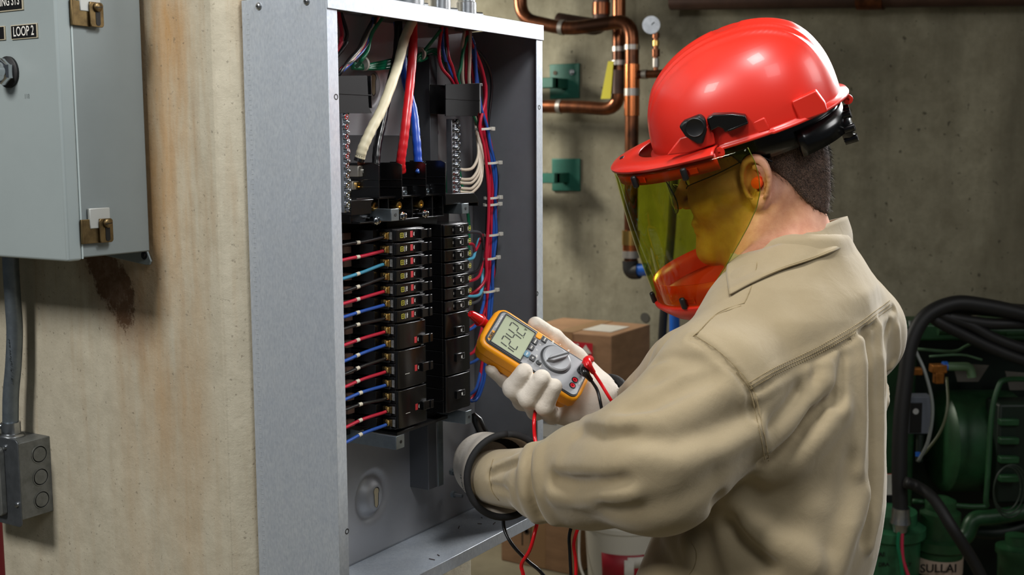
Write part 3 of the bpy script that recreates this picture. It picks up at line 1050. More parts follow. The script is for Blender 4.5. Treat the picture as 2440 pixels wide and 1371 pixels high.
# the long bundle down the right gutter
gy = [300, 345, 388, 430, 472, 515, 560, 615, 660, 693, 740, 800, 860, 920]
gx = [1152, 1160, 1168, 1173, 1173, 1172, 1172, 1168, 1166, 1164, 1160, 1156, 1150, 1140]
bun = [('red', -10, 0), ('blue', 6, 1), ('red', 0, 2), ('black', 12, 3), ('blue', 10, 0), ('red', -5, 3), ('red', 9, 2), ('black', -13, 4)]
bl = ['outermost red', 'dark blue', 'middle red', 'outer black', 'second blue', 'front red', 'thin red', 'inner black']
ends = [2, 14, 14, 9, 14, 11, 8, 7]
for k, (c_, dx, dy) in enumerate(bun):
    src = (conn[4]+.004*(k % 4)-.004, CY+.005*(k//4), ZT-.008)
    top = [[(1128, 110), (1150, 170), (1158, 230)], [(1126, 120), (1136, 180), (1145, 250)], [(1122, 130), (1136, 150), (1158, 205)], [(1130, 110), (1160, 150), (1172, 205)],
           [(1128, 100), (1134, 160), (1138, 230)], [(1118, 120), (1128, 190), (1140, 260)], [(1124, 115), (1146, 165), (1154, 220)], [(1116, 110), (1124, 170), (1135, 240)]][k]
    pts = [src]+[PY(x, y, 1.0+.003*dy) for x, y in top]
    n_ = max(ends[k], 9)
    for i in range(n_):
        pts.append(PY(gx[i]+dx*.9+math.sin(i*1.7+k)*1.5, gy[i], 1.003+.003*dy))
    pts.append(pts[-1]+np.array([-.02, .008, -.022]))
    pts.append(np.array([1.462, 1.034, max(pts[-1][2]-.02, 1.262+.004*k)]))
    wire(pts, .0026, c_, 'bundle_wire', '%s wire in the long tied bundle down the far gutter' % bl[k], 'wire', 'wires of the long tied bundle', sm=4)
for k, (x, y) in enumerate(((1152, 307), (1170, 388), (1171, 471), (1170, 487), (1172, 559), (1166, 615), (1163, 693))):
    c_ = PY(x, y, 1.008)
    e = empty('cable_tie', c_, 'pale nylon tie around the long bundle, %s' % ['just below the square shroud', 'second from the top', 'upper one of the close pair', 'lower one of the close pair', 'beside the first single breakers', 'sixth down', 'lowest one above the meter'][k], 'cable tie', 'cable ties on the long bundle')
    ring = [c_+np.array([.0145*math.cos(a), .011*math.sin(a), .001*math.cos(a)]) for a in np.linspace(0, 2*math.pi, 20)]
    mb = MB()
    for i in range(19):
        mb.obox((ring[i]+ring[i+1])/2, nrm(ring[i+1]-ring[i]), (0, 0, 1), nrm(np.cross(nrm(ring[i+1]-ring[i]), (0, 0, 1))), np.linalg.norm(ring[i+1]-ring[i])*1.08, .0036, .001)
    obj('strap', mb, M_tie, e)
    h_ = c_+np.array([.0145, -.007, 0])
    obj('ratchet_head', MB().box(h_[0]-.002, h_[0]+.006, h_[1]-.002, h_[1]+.003, h_[2]-.003, h_[2]+.003), M_tie, e, bev=.0006)
for k, (x, y, yy) in enumerate(((1001, 128, 1.022), (866, 152, 1.015))):
    c_ = PY(x, y, yy)
    ax = nrm(PY(x+20, y-3 if k else y-4, yy)-c_)
    e = obj('cable_tie', MB().lathe(c_, ax, [(-.002, .0096), (.002, .0096), (.002, .0084), (-.002, .0084), (-.002, .0096)], 20), M_tie, None, 'pale nylon tie clasping the green wires %s' % ('near the fourth connector' if k == 0 else 'near the black shroud'), 'cable tie')
# white neutrals to the right bar
for k, (ys_, yo) in enumerate(((402, 360), (425, 380), (434, 405), (447, 430), (456, 450))):
    p0 = PY(1094, ys_, 1.002)
    p0[1] = 1.006
    pts = [p0, PY(1110, ys_+3, 1.002), PY(1128, ys_-4+k, 1.004), PY(1140+k*2, ys_-35, 1.01), PY(1136+k*3, 320, 1.018), PY(1132+2*k, 288, 1.024)]
    wire(pts, .0024, 'white', 'neutral_wire', 'tan white wire looping to the drilled terminal bar, %s' % ['uppermost', 'second down', 'third down', 'fourth down', 'lowest'][k], 'wire', 'neutral wires')
for k in range(3):
    wire([PY(1078+6*k, 285, 1.03), PY(1072+6*k, 330, 1.035), PY(1070+20*(k == 2), 380, 1.04), PY(1066+34*(k == 2), 440, 1.045), PY(1066+50*(k == 2), 520, 1.045), PY(1066+50*(k == 2), 620, 1.05)], .0026, 'green', 'ground_wire',
         ['green wire behind the drilled bar, nearest the barriers', 'green wire directly behind the drilled bar', 'green wire behind the white neutral loops'][k], 'wire', 'green ground wires')
# right side branch wires from breakers
rw = [('grey', 553, [(1135, 553), (1148, 565), (1152, 600)]), ('red', 580, [(1125, 582), (1132, 598), (1150, 560)]), ('cyan', 616, [(1124, 617), (1132, 600), (1142, 570)]),
      ('black', 650, [(1130, 650), (1145, 630), (1152, 590)]), ('red', 669, [(1130, 667), (1146, 645), (1152, 590)]), ('cyan', 700, [(1134, 706), (1148, 690), (1150, 640)]),
      ('grey', 724, [(1130, 722), (1146, 705), (1154, 670)]), ('blue', 790, [(1130, 780), (1148, 740), (1158, 690)]), ('red', 845, [(1128, 840), (1144, 800), (1152, 760)]),
      ('blue', 868, [(1130, 862), (1148, 840), (1158, 780)]), ('blue', 940, [(1128, 935), (1142, 900), (1152, 840)])]
for k, (c_, y, pp) in enumerate(rw):
    zrow = PY(1118, y, .985)[2]
    pts = [np.array([1.4403, .990, zrow])]+[PY(x, yy, .995+.012*i) for i, (x, yy) in enumerate(pp)]
    wire(pts, .0026, c_, 'branch_wire', '%s wire leaving the breakers toward the long bundle, %s' % ({'cyan': 'sky blue', 'grey': 'dark grey'}.get(c_, c_), ['topmost', 'second down', 'third down', 'fourth down', 'fifth down', 'sixth down', 'seventh down', 'beside the probe', 'behind the meter top', 'second above the gloved fingertip', 'lowest'][k]), 'wire', 'branch wires on the bundle side')
# ================================================================== grey wall cabinet
YE, XE = 1.2226, .9386
cab = empty('wall_cabinet', (1.0, 1.45, 1.4949), 'grey enamelled steel control cabinet hung on the pier, cut by the frame', 'control cabinet')
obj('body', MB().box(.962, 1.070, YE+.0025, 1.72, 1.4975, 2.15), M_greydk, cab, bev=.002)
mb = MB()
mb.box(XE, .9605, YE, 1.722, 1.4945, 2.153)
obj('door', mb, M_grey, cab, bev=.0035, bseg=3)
obj('door_gasket', MB().box(.9600, .9625, YE+.0005, 1.721, 1.4965, 2.151), mat('light_edge', (178, 190, 190), .4), cab)
mb = MB().prism([(YE+.012, 1.5), (YE+.004, 1.484), (YE+.007, 1.479), (YE+.014, 1.4785), (1.40, 1.497), (1.40, 1.5)], (1.0745, 0, 0), (0, 1, 0), (0, 0, 1), (-1, 0, 0), .003)
fl = obj('mounting_flange', mb, M_greydk, cab, bev=.0008)
p = PX(344, 609, 1.0715)
obj('mounting_screw', MB().lathe(p, (-1, 0, 0), [(0, .0055), (.001, .0055), (.001, .0036), (.003, .003), (.0034, 0)], 14), M_blackm, fl)


def latch(zt, zb):
    mb = MB()
    x0, x1, x2 = XE+.0215, XE+.047, XE+.0635
    y = YE-.0005
    mb.box(XE+.0195, x1, y-.0022, y-.0002, zb, zt)
    mb.box(XE+.0195, XE+.0225, y-.004, y-.0005, zb, zt)
    mb2 = MB().prism(rrect(x2-x1+.004, zt-zb, .004, cx=(x1+x2)/2, cy=(zt+zb)/2), (0, y-.0045, 0), (1, 0, 0), (0, 0, 1), (0, -1, 0), .0016)
    for v_, f_ in ((mb2.v, mb2.f),):
        mb.add(v_, f_)
    mb.box(x1-.001, x1+.001, y-.006, y-.0005, zb, zt)
    L_ = obj('latch_clamp', mb, M_brass, cab, bev=.0006)
    c_ = np.array([(x1+x2)/2+.0015, y-.0063, (zt+zb)/2])
    k = rrect(.0068, .021, .0033)
    obj('keyhole', MB().prism(k, c_+np.array([0, 0, -.003]), (1, 0, 0), (0, 0, 1), (0, -1, 0), .0003), M_blackm, L_)
    s_ = obj('latch_screw', MB().lathe(c_+np.array([-.001, -.001, .009]), (0, -1, 0), [(0, .0058), (.0022, .0055), (.0032, .0042), (.0032, 0)], 14), M_brass, L_)
    obj('screw_slot', MB().obox(c_+np.array([-.001, -.0043, .009]), (1, 0, .1), (-.1, 0, 1), (0, 1, 0), .0095, .001, .0004), M_blackm, s_)
    obj('strike_plate', MB().box(x1-.014, x2+.0005, y-.0032, y+.0024, zt-.012, zt+.0135), mat('strike_white', (184, 186, 182), .4, .3), cab, bev=.001)
    obj('strike_slot', MB().prism(rrect(.011, .009, .0042, cx=x2+.0015, cy=(zt+zb)/2+.010), (0, y+.0022, 0), (1, 0, 0), (0, 0, 1), (0, -1, 0), .0003), M_blackm, cab)


z0 = on(160, 585, 'Y', YE)[2]
z1 = on(160, 526, 'Y', YE)[2]
latch(z1, z0)
z2 = on(140, 57, 'Y', YE)[2]
latch(z2+(z1-z0), z2)
ny = np.array([0, -1., 0])


def plate(px0, px1, py0, py1, s, size, sx=1.0):
    a, b = PX(px0, py0, XE), PX(px1, py1, XE)
    yc, zc = (a[1]+b[1])/2, (a[2]+b[2])/2
    w, h = abs(a[1]-b[1]), abs(a[2]-b[2])
    e_ = obj('name_plate', MB().box(XE-.0018, XE, yc-w/2, yc+w/2, zc-h/2, zc+h/2), M_platee, cab, bev=.0002)
    obj('plate_face', MB().box(XE-.0021, XE-.0018, yc-w/2+.0012, yc+w/2-.0012, zc-h/2+.001, zc+h/2-.001), M_plate, e_)
    obj('lettering', text(s, size, (XE-.0022, yc, zc), ny, (0, 0, 1), .0002, sx=sx, bold=.00015), M_white, e_, smooth=0)


plate(28, 92, 61, 90, 'LOOP 2', .0165, .72)
plate(-52, 15, 68, 95, 'LOOP 1', .0165, .72)
a = PX(57, 10, XE)
yc = a[1]
e_ = obj('name_plate', MB().box(XE-.0018, XE, yc, yc+.11, 1.8025, 1.8255), M_platee, cab, bev=.0002)
obj('plate_face', MB().box(XE-.0021, XE-.0018, yc+.0016, yc+.1085, 1.8037, 1.8243), M_plate, e_)
obj('lettering', text('COOLING SYS', .0160, (XE-.0022, yc+.0055, 1.8140), ny, (0, 0, 1), .0002, 'RIGHT', sx=.66, bold=.00015), M_white, e_, smooth=0)
obj('lettering', text('118', .0085, PX(64, 230, XE-.0002), ny, (0, 0, 1), .0001, sx=.8), mat('pencil', (120, 128, 128), .6), cab, smooth=0)
c_ = PX(22, 172, XE)
b_ = obj('selector_switch', MB().lathe(c_, (-1, 0, 0), [(0, .0195), (.003, .0195), (.004, .0175)], 32), M_rubber, cab)
obj('hex_nut', MB().lathe(c_+np.array([-.003, 0, 0]), (-1, 0, 0), [(0, .0160), (.008, .0168), (.011, .0145)], 6), M_chrome, b_)
obj('barrel', MB().lathe(c_+np.array([-.01, 0, 0]), (-1, 0, 0), [(0, .0122), (.016, .0122), (.020, .0115), (.021, .009), (.021, 0)], 28), M_chrome, b_)

# conduit below cabinet
cd = empty('conduit_run', (1.045, 1.505, 1.2165), 'bent galvanised conduit dropping from the grey cabinet to the steel junction box', 'conduit')
P = cr([PX(24, 560, 1.045), PX(26, 640, 1.045), PX(31, 720, 1.047), PX(35, 790, 1.049), PX(32, 870, 1.047), PX(26, 940, 1.045), PX(25, 1012, 1.045)], 6)
obj('tube', MB().tube(P, .0112, 24), mat('conduit_zinc', (132, 142, 150), .42, .8, noise=(60, .6), col2=(104, 112, 120)), cd, smooth=180)
d_ = nrm(P[-8]-P[-12])
obj('lettering', text('EMT AHEM383 Z25', .010, PX(30, 860, 1.047)-CF*.0117+CR*.001, (0, .04, 1), nrm((.2, 1, 0)), .0002, sx=.8, bold=.0001), mat('stamp_grey', (92, 100, 106), .5, .5), cd, smooth=0)
q = PX(27, 1035, 1.045)
con = empty('conduit_connector', q, 'bright set screw connector where the conduit enters the junction box', 'conduit connector')
obj('barrel', MB().lathe(q+np.array([0, 0, -.006]), (0, 0, 1), [(0, .0180), (.004, .0185), (.007, .0165), (.008, .0135), (.024, .0135), (.0245, .0118)], 24), M_zinc, con)
obj('set_screw', MB().cyl(q+np.array([-.010, .006, .013]), q+np.array([-.016, .018, .013]), .0042, n=10), M_zinc, con)

jb = empty('junction_box', (1.045, 1.50, 1.103), 'square steel junction box with round knockouts on the pier', 'junction box')
YJ = 1.4618
obj('body', MB().box(1.0212, 1.0765, YJ, YJ+.108, 1.1032, 1.2160), M_box, jb, bev=.001)
for k, (px, py) in enumerate(((94, 1083), (97, 1137), (100, 1191))):
    c_ = on(px, py, 'Y', YJ)
    r_ = .0105
    obj('knockout', MB().lathe(c_, (0, -1, 0), [(0, r_*1.3), (.0007, r_*1.28), (.0007, r_*1.14), (-.0001, r_*1.12), (-.0001, r_*1.02), (.0007, r_), (.0007, 0)], 28), M_box, jb)
pl = obj('cover_plate', MB().prism(rrect(.122, .128, .007, cx=YJ+.055, cy=1.1585), (1.0205, 0, 0), (0, 1, 0), (0, 0, 1), (-1, 0, 0), .0022), mat('cover_dark', (96, 100, 104), .45, .7, noise=(60, .6), col2=(72, 76, 80)), jb, bev=.0006)
obj('raised_ring', MB().prism(rrect(.086, .100, .006, cx=YJ+.068, cy=1.1585), (1.0183, 0, 0), (0, 1, 0), (0, 0, 1), (-1, 0, 0), .009), M_box, pl, bev=.001)
for (px, py) in ((41, 1203), (12, 1066)):
    c_ = PX(px, py, 1.0183)
    obj('cover_screw', MB().lathe(c_, (-1, 0, 0), [(0, .0042), (.002, .0038), (.0026, .002), (.0026, 0)], 12), M_zinc, pl)
# red pipe behind the pier
p = PX(3, 1300, 1.45)
obj('red_standpipe', MB().cyl(W(-34, 1300, 2.5)*[1, 1, 0], W(-34, 1300, 2.5)*[1, 1, 0]+np.array([0, 0, .98]), .036, n=24), mat('dark_red_paint', (112, 22, 30), .5), None, 'dark red pipe just showing past the pier edge in the bottom corner', 'pipe')

# ================================================================== background pipes
def pipe(name, pts, r, m_, lab, cat='pipe', group=None, rings=(), sm=5, n=20, ringm=None, extra=None):
    P = cr(pts, sm) if len(pts) > 2 else np.array(pts)
    e = empty(name, P[-1], lab, cat, group)
    obj('tube', MB().tube(P, r, n), m_, e, smooth=60)
    for (a, L, rr, mm) in rings:
        k = min(int(a*(len(P)-1)), len(P)-2)
        f_ = a*(len(P)-1)-k
        c_ = P[k]*(1-f_)+P[k+1]*f_
        d = nrm(P[k+1]-P[k])
        obj('fitting', MB().lathe(c_, d, [(-L/2, r*1.02), (-L/2, r*rr), (L/2, r*rr), (L/2, r*1.02)], n), mm, e)
    return e


def bend(pts, q=.35):
    "polyline with rounded corners"
    pts = [np.asarray(p, float) for p in pts]
    out = [pts[0]]
    for i in range(1, len(pts)-1):
        a, b, c_ = pts[i-1], pts[i], pts[i+1]
        l = min(np.linalg.norm(b-a), np.linalg.norm(c_-b), q)*.48
        p0, p1 = b+nrm(a-b)*l, b+nrm(c_-b)*l
        for t_ in np.linspace(0, 1, 7):
            out.append((1-t_)**2*p0+2*t_*(1-t_)*b+t_*t_*p1)
    out.append(pts[-1])
    return np.array(out)


def pipeb(name, pts, r, m_, lab, rings=(), q=.16, cat='pipe', n=20):
    P = bend(pts, q)
    e = empty(name, P[-1], lab, cat)
    obj('tube', MB().tube(P, r, n), m_, e, smooth=60)
    for (px, py, L, rr, mm) in rings:
        c_ = None
        best = 1e9
        for i in range(len(P)-1):
            for t_ in np.linspace(0, 1, 20):
                w_ = P[i]*(1-t_)+P[i+1]*t_
                v_ = w_-CO
                z = v_@CF
                u_, v2 = 1220+FP*(v_@CR)/z, 685.5-FP*(v_@CU)/z
                dd_ = (u_-px)**2+(v2-py)**2
                if dd_ < best:
                    best, c_, dr = dd_, w_, nrm(P[i+1]-P[i])
        obj('fitting', MB().lathe(c_, dr, [(-L/2, r*1.01), (-L/2, r*rr), (L/2, r*rr), (L/2, r*1.01)], n), mm, e)
    return e


X1 = XW-.16
X2 = XW-.30
pipeb('copper_pipe', [PX(1240, -60, X2), PX(1240, 45, X2), PX(1350, 70, X2), PX(1506, 48, X2), PX(1506, 200, X2), PX(1503, 626, X2)], .029, M_copper,
      'tallest copper pipe, elbowing across the top and running down by the shield',
      [(1506, 215, .21, 1.1, mat('bright_copper', (216, 128, 78), .25, 1)), (1505, 220, .03, 1.14, M_solder), (1504, 112, .02, 1.12, M_solder), (1340, 66, .02, 1.1, M_solder), (1500, 590, .10, 1.2, mat('bright_copper', (216, 128, 78), .25, 1)), (1500, 560, .06, 1.3, M_brassb), (1500, 606, .03, 1.28, M_solder)])
pipeb('copper_pipe', [PX(1475, -60, X1), PX(1475, 120, X1), PX(1474, 262, X1), PX(1380, 255, X1), PX(1180, 252, X1)], .029, M_copper, 'copper pipe elbowing from behind the tallest one to run along the wall at bracket height',
      [(1476, 117, .02, 1.1, M_solder), (1475, 195, .10, 1.2, M_brown), (1475, 150, .02, 1.22, M_solder), (1335, 252, .02, 1.1, M_solder)])
pipeb('brown_pipe', [PX(1434, -60, X1), PX(1432, 66, X1), PX(1390, 60, X1), PX(1330, 50, X1)], .036, M_brown, 'short brown pipe with an elbow beside the first copper bend', [(1434, 22, .05, 1.1, M_copper)])
pipeb('brown_pipe', [PX(1600, 4, XW-.12), PX(2900, -16, XW-.12)], .035, M_brown, 'brown pipe running along the top edge above the helmet', [(2055, -2, .10, 1.25, M_copper)])
pipeb('copper_branch', [PX(1520, 178, X2), PX(1567, 176, X2), PX(1620, 175, X2)], .017, M_copper, 'thin copper branch carrying the gauge stem', [(1537, 178, .02, 1.15, M_solder)])
st = pipeb('gauge_stem', [PX(1563, 168, X2), PX(1563, 80, X2)], .009, M_copper, 'small copper stem rising to the pressure gauge', [(1563, 150, .035, 1.5, M_solder), (1563, 125, .03, 1.8, M_copper), (1563, 102, .02, 1.5, M_brassb), (1563, 85, .02, 1.6, M_copper)])
c_ = PX(1551, 60, X2-.02)
ga = empty('pressure_gauge', c_, 'round pressure gauge with a white dial beside the copper pipes', 'gauge')
dg = -nrm(np.array([CF[0], CF[1], 0]))
obj('gauge_case', MB().lathe(c_, dg, [(-.02, .033), (.006, .036), (.010, .036), (.010, .031)], 28), M_zinc, ga)
obj('dial_face', MB().lathe(c_+dg*.007, dg, [(0, .031), (.0005, .031)], 28), mat('dial_white', (190, 190, 182), .5), ga)
obj('needle', MB().obox(c_+dg*.009, nrm((0, -.7, .5)), nrm((0, .5, .7)), dg, .036, .004, .001), M_blackm, ga)
# dark elbow and blue fitting
pipeb('black_elbow', [PX(1502, 622, X2), PX(1503, 648, X2), PX(1523, 646, X2)], .034, M_rubber, 'black rubber elbow under the tallest copper pipe', cat='pipe fitting', q=.1)
obj('blue_pipe_end', MB().cyl(PX(1515, 644, X2), PX(1545, 642, X2), .027, n=20), mat('blue_paint', (28, 92, 184), .4), None, 'blue fitting on the black elbow', 'pipe fitting')
pipeb('blue_pipe', [PX(1606, 640, X1), PX(1608, 830, X1), np.array([X1, PX(1608, 830, X1)[1], .0])], .022, mat('blue_paint', (28, 92, 184), .4), 'bright blue pipe just below the chin guard')
pipeb('dark_pipe', [PX(1612, 330, X1), PX(1600, 560, X1), PX(1580, 760, X1), PX(1570, 1000, X1), np.array([X1, PX(1570, 1000, X1)[1], .02])], .018, M_rubber, 'dark hose seen through the face shield beside the blue pipe', cat='hose')
obj('wall_plug', MB().lathe(PX(1537, 757, XW), (-1, 0, 0), [(-.01, .022), (.003, .022), (.003, 0)], 20), mat('dark_plug', (70, 68, 60), .8), None, 'dark round plug in the concrete wall above the upper carton', 'plug')
mb = MB().prism([(0, 0), (.047, .0), (.060, .158), (.034, .158)], PX(1432, 236, X1-.034), (0, -1, 0), (0, 0, 1), (-1, 0, 0), .002)
obj('yellow_tag', mb, mat('yellow_tag', (196, 186, 40), .5), None, 'yellow tag hanging on the rear copper pipe', 'tag')


def gbracket(px0, py0, px1, py1, lab, bolt=True):
    a, b = PX(px0, py0, XW-.006), PX(px1, py1, XW-.006)
    e = empty('pipe_bracket', (XW, (a[1]+b[1])/2, min(a[2], b[2])), lab, 'pipe bracket', 'green steel brackets')
    obj('wall_plate', MB().box(XW-.012, XW, min(a[1], b[1]), max(a[1], b[1]), min(a[2], b[2]), max(a[2], b[2])), M_greenp, e, bev=.003)
    zc = (a[2]+b[2])/2
    ym = max(a[1], b[1])
    obj('strut', MB().box(XW-.13, XW-.012, (a[1]+b[1])/2-.02, (a[1]+b[1])/2+.02, zc-.035, zc+.01), M_greenp, e, bev=.003)
    obj('strut', MB().box(XW-.15, XW-.10, (a[1]+b[1])/2-.02, ym+.5, zc-.035, zc+.01), M_greenp, e, bev=.003)
    if bolt:
        obj('anchor_bolt', MB().lathe(PX(px1-18, py0+18, XW-.012), (-1, 0, 0), [(0, .014), (.004, .014), (.004, .008), (.016, .008)], 12), M_zinc, e)
        obj('anchor_bolt', MB().lathe(PX(px0+12, py0+20, XW-.012), (-1, 0, 0), [(0, .010), (.003, .010)], 12), mat('rust', (70, 60, 44), .8), e)


gbracket(1311, 154, 1381, 234, 'green steel bracket with a bright anchor bolt, above the copper pipe')
gbracket(1316, 378, 1383, 456, 'green steel bracket below the copper pipe', False)
mb = MB().box(XW-.20, XW-.15, PX(1290, 300, XW)[1], PX(1270, 300, XW)[1], PX(1290, 500, XW)[2], PX(1290, 100, XW)[2])
obj('bracket_post', mb, M_greenp, None, 'green upright post joining the two wall brackets behind the panel edge', 'post')

# ================================================================== cartons
def carton(name, pc, w, l, h, z, yaw, lab, tape=True):
    "pc: near bottom corner xy, w along a (left), l along b (away), box rotated yaw"
    e = empty(name, (pc[0], pc[1], z), lab, 'cardboard box', 'cardboard boxes by the wall')
    a = np.array([-math.sin(yaw), math.cos(yaw), 0])
    b = np.array([math.cos(yaw), math.sin(yaw), 0])
    k = np.array([0, 0, 1.])
    o = np.array([pc[0], pc[1], z])
    cc = o+a*w/2+b*l/2+k*h/2
    obj('carton_body', MB().obox(cc, a, b, k, w, l, h), M_card, e, bev=.004)
    if tape:
        obj('packing_tape', MB().obox(o+a*w*.5-b*.001+k*h/2, a, b, k, .07, .002, h*.98), M_tape, e)
        obj('packing_tape', MB().obox(o+a*w*.5+b*l/2+k*(h+.0008), a, b, k, .07, l, .002), M_tape, e)
    return e, o, a, b, k
e, o, a, b, k = carton('carton', (4.10, 2.076), .42, .36, .30, .595, 0, 'brown carton with a red THIS SIDE UP sticker, highest by the wall')
obj('shipping_label', MB().obox(o+a*.06+b*.17+k*.3012+a*.07, a, b, k, .17, .17, .001), M_paper, e)
sc = o+a*.145-b*.002+k*.215
obj('up_sticker', MB().obox(sc, a, b, k, .125, .001, .10), mat('sticker_red', (196, 30, 48), .5), e)
for i, s_ in enumerate(('THIS', 'SIDE', 'UP')):
    obj('lettering', text(s_, .031, sc-b*.001+a*.030+k*(.030-.030*i), -a, k, .0004, bold=.0012), M_white, e, smooth=0)
obj('arrow', MB().prism([(0, .042), (.026, .008), (.011, .008), (.013, -.04), (-.011, -.04), (-.011, .008), (-.026, .008)], sc-b*.001-a*.032, -a, k, -b, .0006), M_white, e, smooth=0)
carton('carton', (4.06, 2.02), .48, .46, .593, 0, 0, 'plain brown carton under the one with the red sticker', False)
e, o, a, b, k = carton('carton', (3.85, 2.075), .36, .16, .345, .422, 0, 'brown carton with a white address label, behind the gloved wrist', False)
obj('shipping_label', MB().obox(o+a*.135-b*.001+k*.11, a, b, k, .16, .001, .17), M_paper, e)
obj('label_print', MB().obox(o+a*.15-b*.002+k*.165, a, b, k, .09, .001, .022), M_greypr, e)
obj('label_print', MB().obox(o+a*.15-b*.002+k*.10, a, b, k, .10, .001, .004), M_greypr, e)
e, o, a, b, k = carton('carton', (3.83, 2.085), .34, .22, .42, 0, 0, 'large brown carton on the floor under the panel corner', True)
mb = MB()
for i in range(3):
    mb.lathe(o+a*.22-b*.002+k*(.14+.05*i), -b, [(0, .014), (.001, .014), (.001, .008), (0, .008)], 16)
mb.obox(o+a*.24-b*.002+k*.21, a, b, k, .006, .001, .26)
mb.obox(o+a*.20-b*.002+k*.21, a, b, k, .006, .001, .26)
obj('carton_print', mb, mat('carton_ink', (70, 56, 42), .8), e)
obj('floor_board', MB().box(3.55, 4.5, 2.6, 3.4, 0, .045), M_wood, None, 'pale wooden board lying on the floor beside the big carton', 'board', bev=.004)
# bucket
bc = W(1490, 1268, 4.2)
bc[2] = 0
bk = empty('bucket', bc, 'white plastic bucket with a red and white label and wire handle', 'bucket')
M_bk = mat('bucket_white', (206, 202, 190), .4)
obj('pail', MB().lathe(bc, (0, 0, 1), [(0, .125), (.30, .145), (.305, .150), (.32, .150), (.325, .146), (.35, .146), (.355, .152), (.372, .152), (.372, .142), (.02, .12), (.02, 0)], 40), M_bk, bk, smooth=30)
vd = nrm(CO*[1, 1, 0]-bc*[1, 1, 0])
sdv = np.cross((0, 0, 1), vd)


def onpail(th, z, r=.147):
    return bc+r*(math.cos(th)*vd+math.sin(th)*sdv)+np.array([0, 0, z])


def pailpatch(t0, t1, z0, z1, m_, nm, par, r=.1455):
    G = np.array([[onpail(t_, z_, r-.02*(1-z_/.30)*(1 if z_ < .3 else 0)+.0) for z_ in (z0, z1)] for t_ in np.linspace(t0, t1, 14)])
    return obj(nm, MB().grid(G), m_, par, smooth=180, solid=.0006)


lb = pailpatch(-.62, .50, .115, .232, mat('label_red', (150, 18, 36), .45), 'pail_label', bk, .1462)
pailpatch(.06, .48, .185, .225, M_paper, 'label_panel', lb, .1472)
pailpatch(-.02, .22, .13, .215, M_paper, 'label_panel', lb, .1474)
pailpatch(.26, .46, .116, .145, M_paper, 'label_panel', lb, .1474)
hp = [onpail(-1.5, .34, .155), onpail(-1.45, .25, .165), onpail(-1.1, .15, .172), onpail(-.5, .085, .175), onpail(.2, .07, .176), onpail(.9, .13, .174), onpail(1.4, .24, .165), onpail(1.5, .34, .155)]
obj('bail_handle', MB().tube(cr(hp, 6), .0045, 10), M_bk, bk, smooth=180)

# ================================================================== green compressor
D0 = 4.15


def WD(px, py, d=D0): return W(px, py, d)


F2 = nrm(np.array([CF[0], CF[1], 0]))
R2_ = nrm(np.array([CR[0], CR[1], 0]))
K = np.array([0, 0, 1.])
cp = empty('air_compressor', (3.4, .5, 0), 'dark green air compressor machine standing behind the worker', 'compressor')


def slab(name, px0, px1, py0, py1, d, dep, m_, par=cp, bev=.01):
    a_, b_ = WD(px0, py0, d), WD(px1, py1, d)
    c_ = (a_+b_)/2
    w_ = abs((b_-a_)@R2_)
    h_ = abs(a_[2]-b_[2])
    return obj(name, MB().obox(c_+F2*dep/2, R2_, F2, K, w_, dep, h_), m_, par, bev=bev)


slab('frame_panel', 2100, 2560, 800, 1600, 4.45, .35, M_machd)
slab('top_beam', 2120, 2560, 772, 812, 4.25, .2, M_mach)
slab('side_panel', 2075, 2182, 765, 1250, 4.3, .12, M_mach)
# main drum
cA = WD(2335, 1050, 4.3)
obj('drum', MB().lathe(cA-R2_*.14, R2_, [(-.02, .0), (-.02, .16), (0, .185), (.24, .185), (.26, .17), (.26, 0)], 40), M_mach, cp)
# belt guard frame
fr_ = [WD(2365, 925, 4.02), WD(2372, 908, 4.02), WD(2440, 905, 4.02), WD(2560, 930, 4.02)]
obj('guard_rim', MB().tube(cr([WD(2175, 1195, 4.0), WD(2335, 1208, 4.0), WD(2350, 1180, 4.0), WD(2362, 1000, 4.0), WD(2378, 925, 4.0), WD(2400, 905, 4.0), WD(2470, 905, 4.0)], 6), .009, 8), M_mach, cp, smooth=180)
slab('guard_cover', 2375, 2600, 960, 1205, 4.08, .12, M_machd)
for i in range(4):
    slab('louvre', 2384, 2430, 1000+i*45, 1016+i*45, 4.05, .03, M_mach, bev=.004)
# lower pipework
obj('valve_body', MB().lathe(WD(2234, 1390, 4.0), K, [(0, .075), (.12, .078), (.13, .09), (.16, .09), (.165, .066), (.25, .066), (.26, .05), (.29, .05), (.3, .03)], 28), M_mach, cp)
sl_ = obj('paper_band', MB().lathe(WD(2234, 1390, 4.0), K, [(.045, .0785), (.10, .0792)], 28), mat('band_paper', (180, 160, 144), .7), cp)
obj('lettering', text('SULLAI', .040, WD(2236, 1356, 3.9), R2_, K, .001, bold=.001), M_blackm, sl_, smooth=0)
obj('filter_bowl', MB().lathe(WD(2112, 1420, 4.0), K, [(0, .10), (.21, .105), (.22, .12), (.25, .12), (.26, .09), (.30, .09)], 28), mat('bowl_green', (44, 104, 68), .45, noise=(20, .6), col2=(24, 60, 38)), cp)
obj('lettering', text('AIR FILTER', .022, WD(2130, 1322, 3.885), R2_, K, .001, bold=.0006), M_blackm, cp, smooth=0)
obj('lettering', text('DRAIN DAILY', .018, WD(2132, 1346, 3.885), R2_, K, .001, bold=.0006), M_blackm, cp, smooth=0)
obj('pipe_manifold', MB().tube(bend([WD(2160, 1290, 4.1), WD(2300, 1290, 4.1), WD(2318, 1235, 4.1), WD(2360, 1235, 4.1), WD(2470, 1215, 4.1)], .2), .028, 14), M_mach, cp, smooth=60)
obj('pipe_manifold', MB().tube(bend([WD(2280, 1262, 4.15), WD(2400, 1275, 4.15), WD(2500, 1220, 4.15)], .2), .024, 14), M_machd, cp, smooth=60)
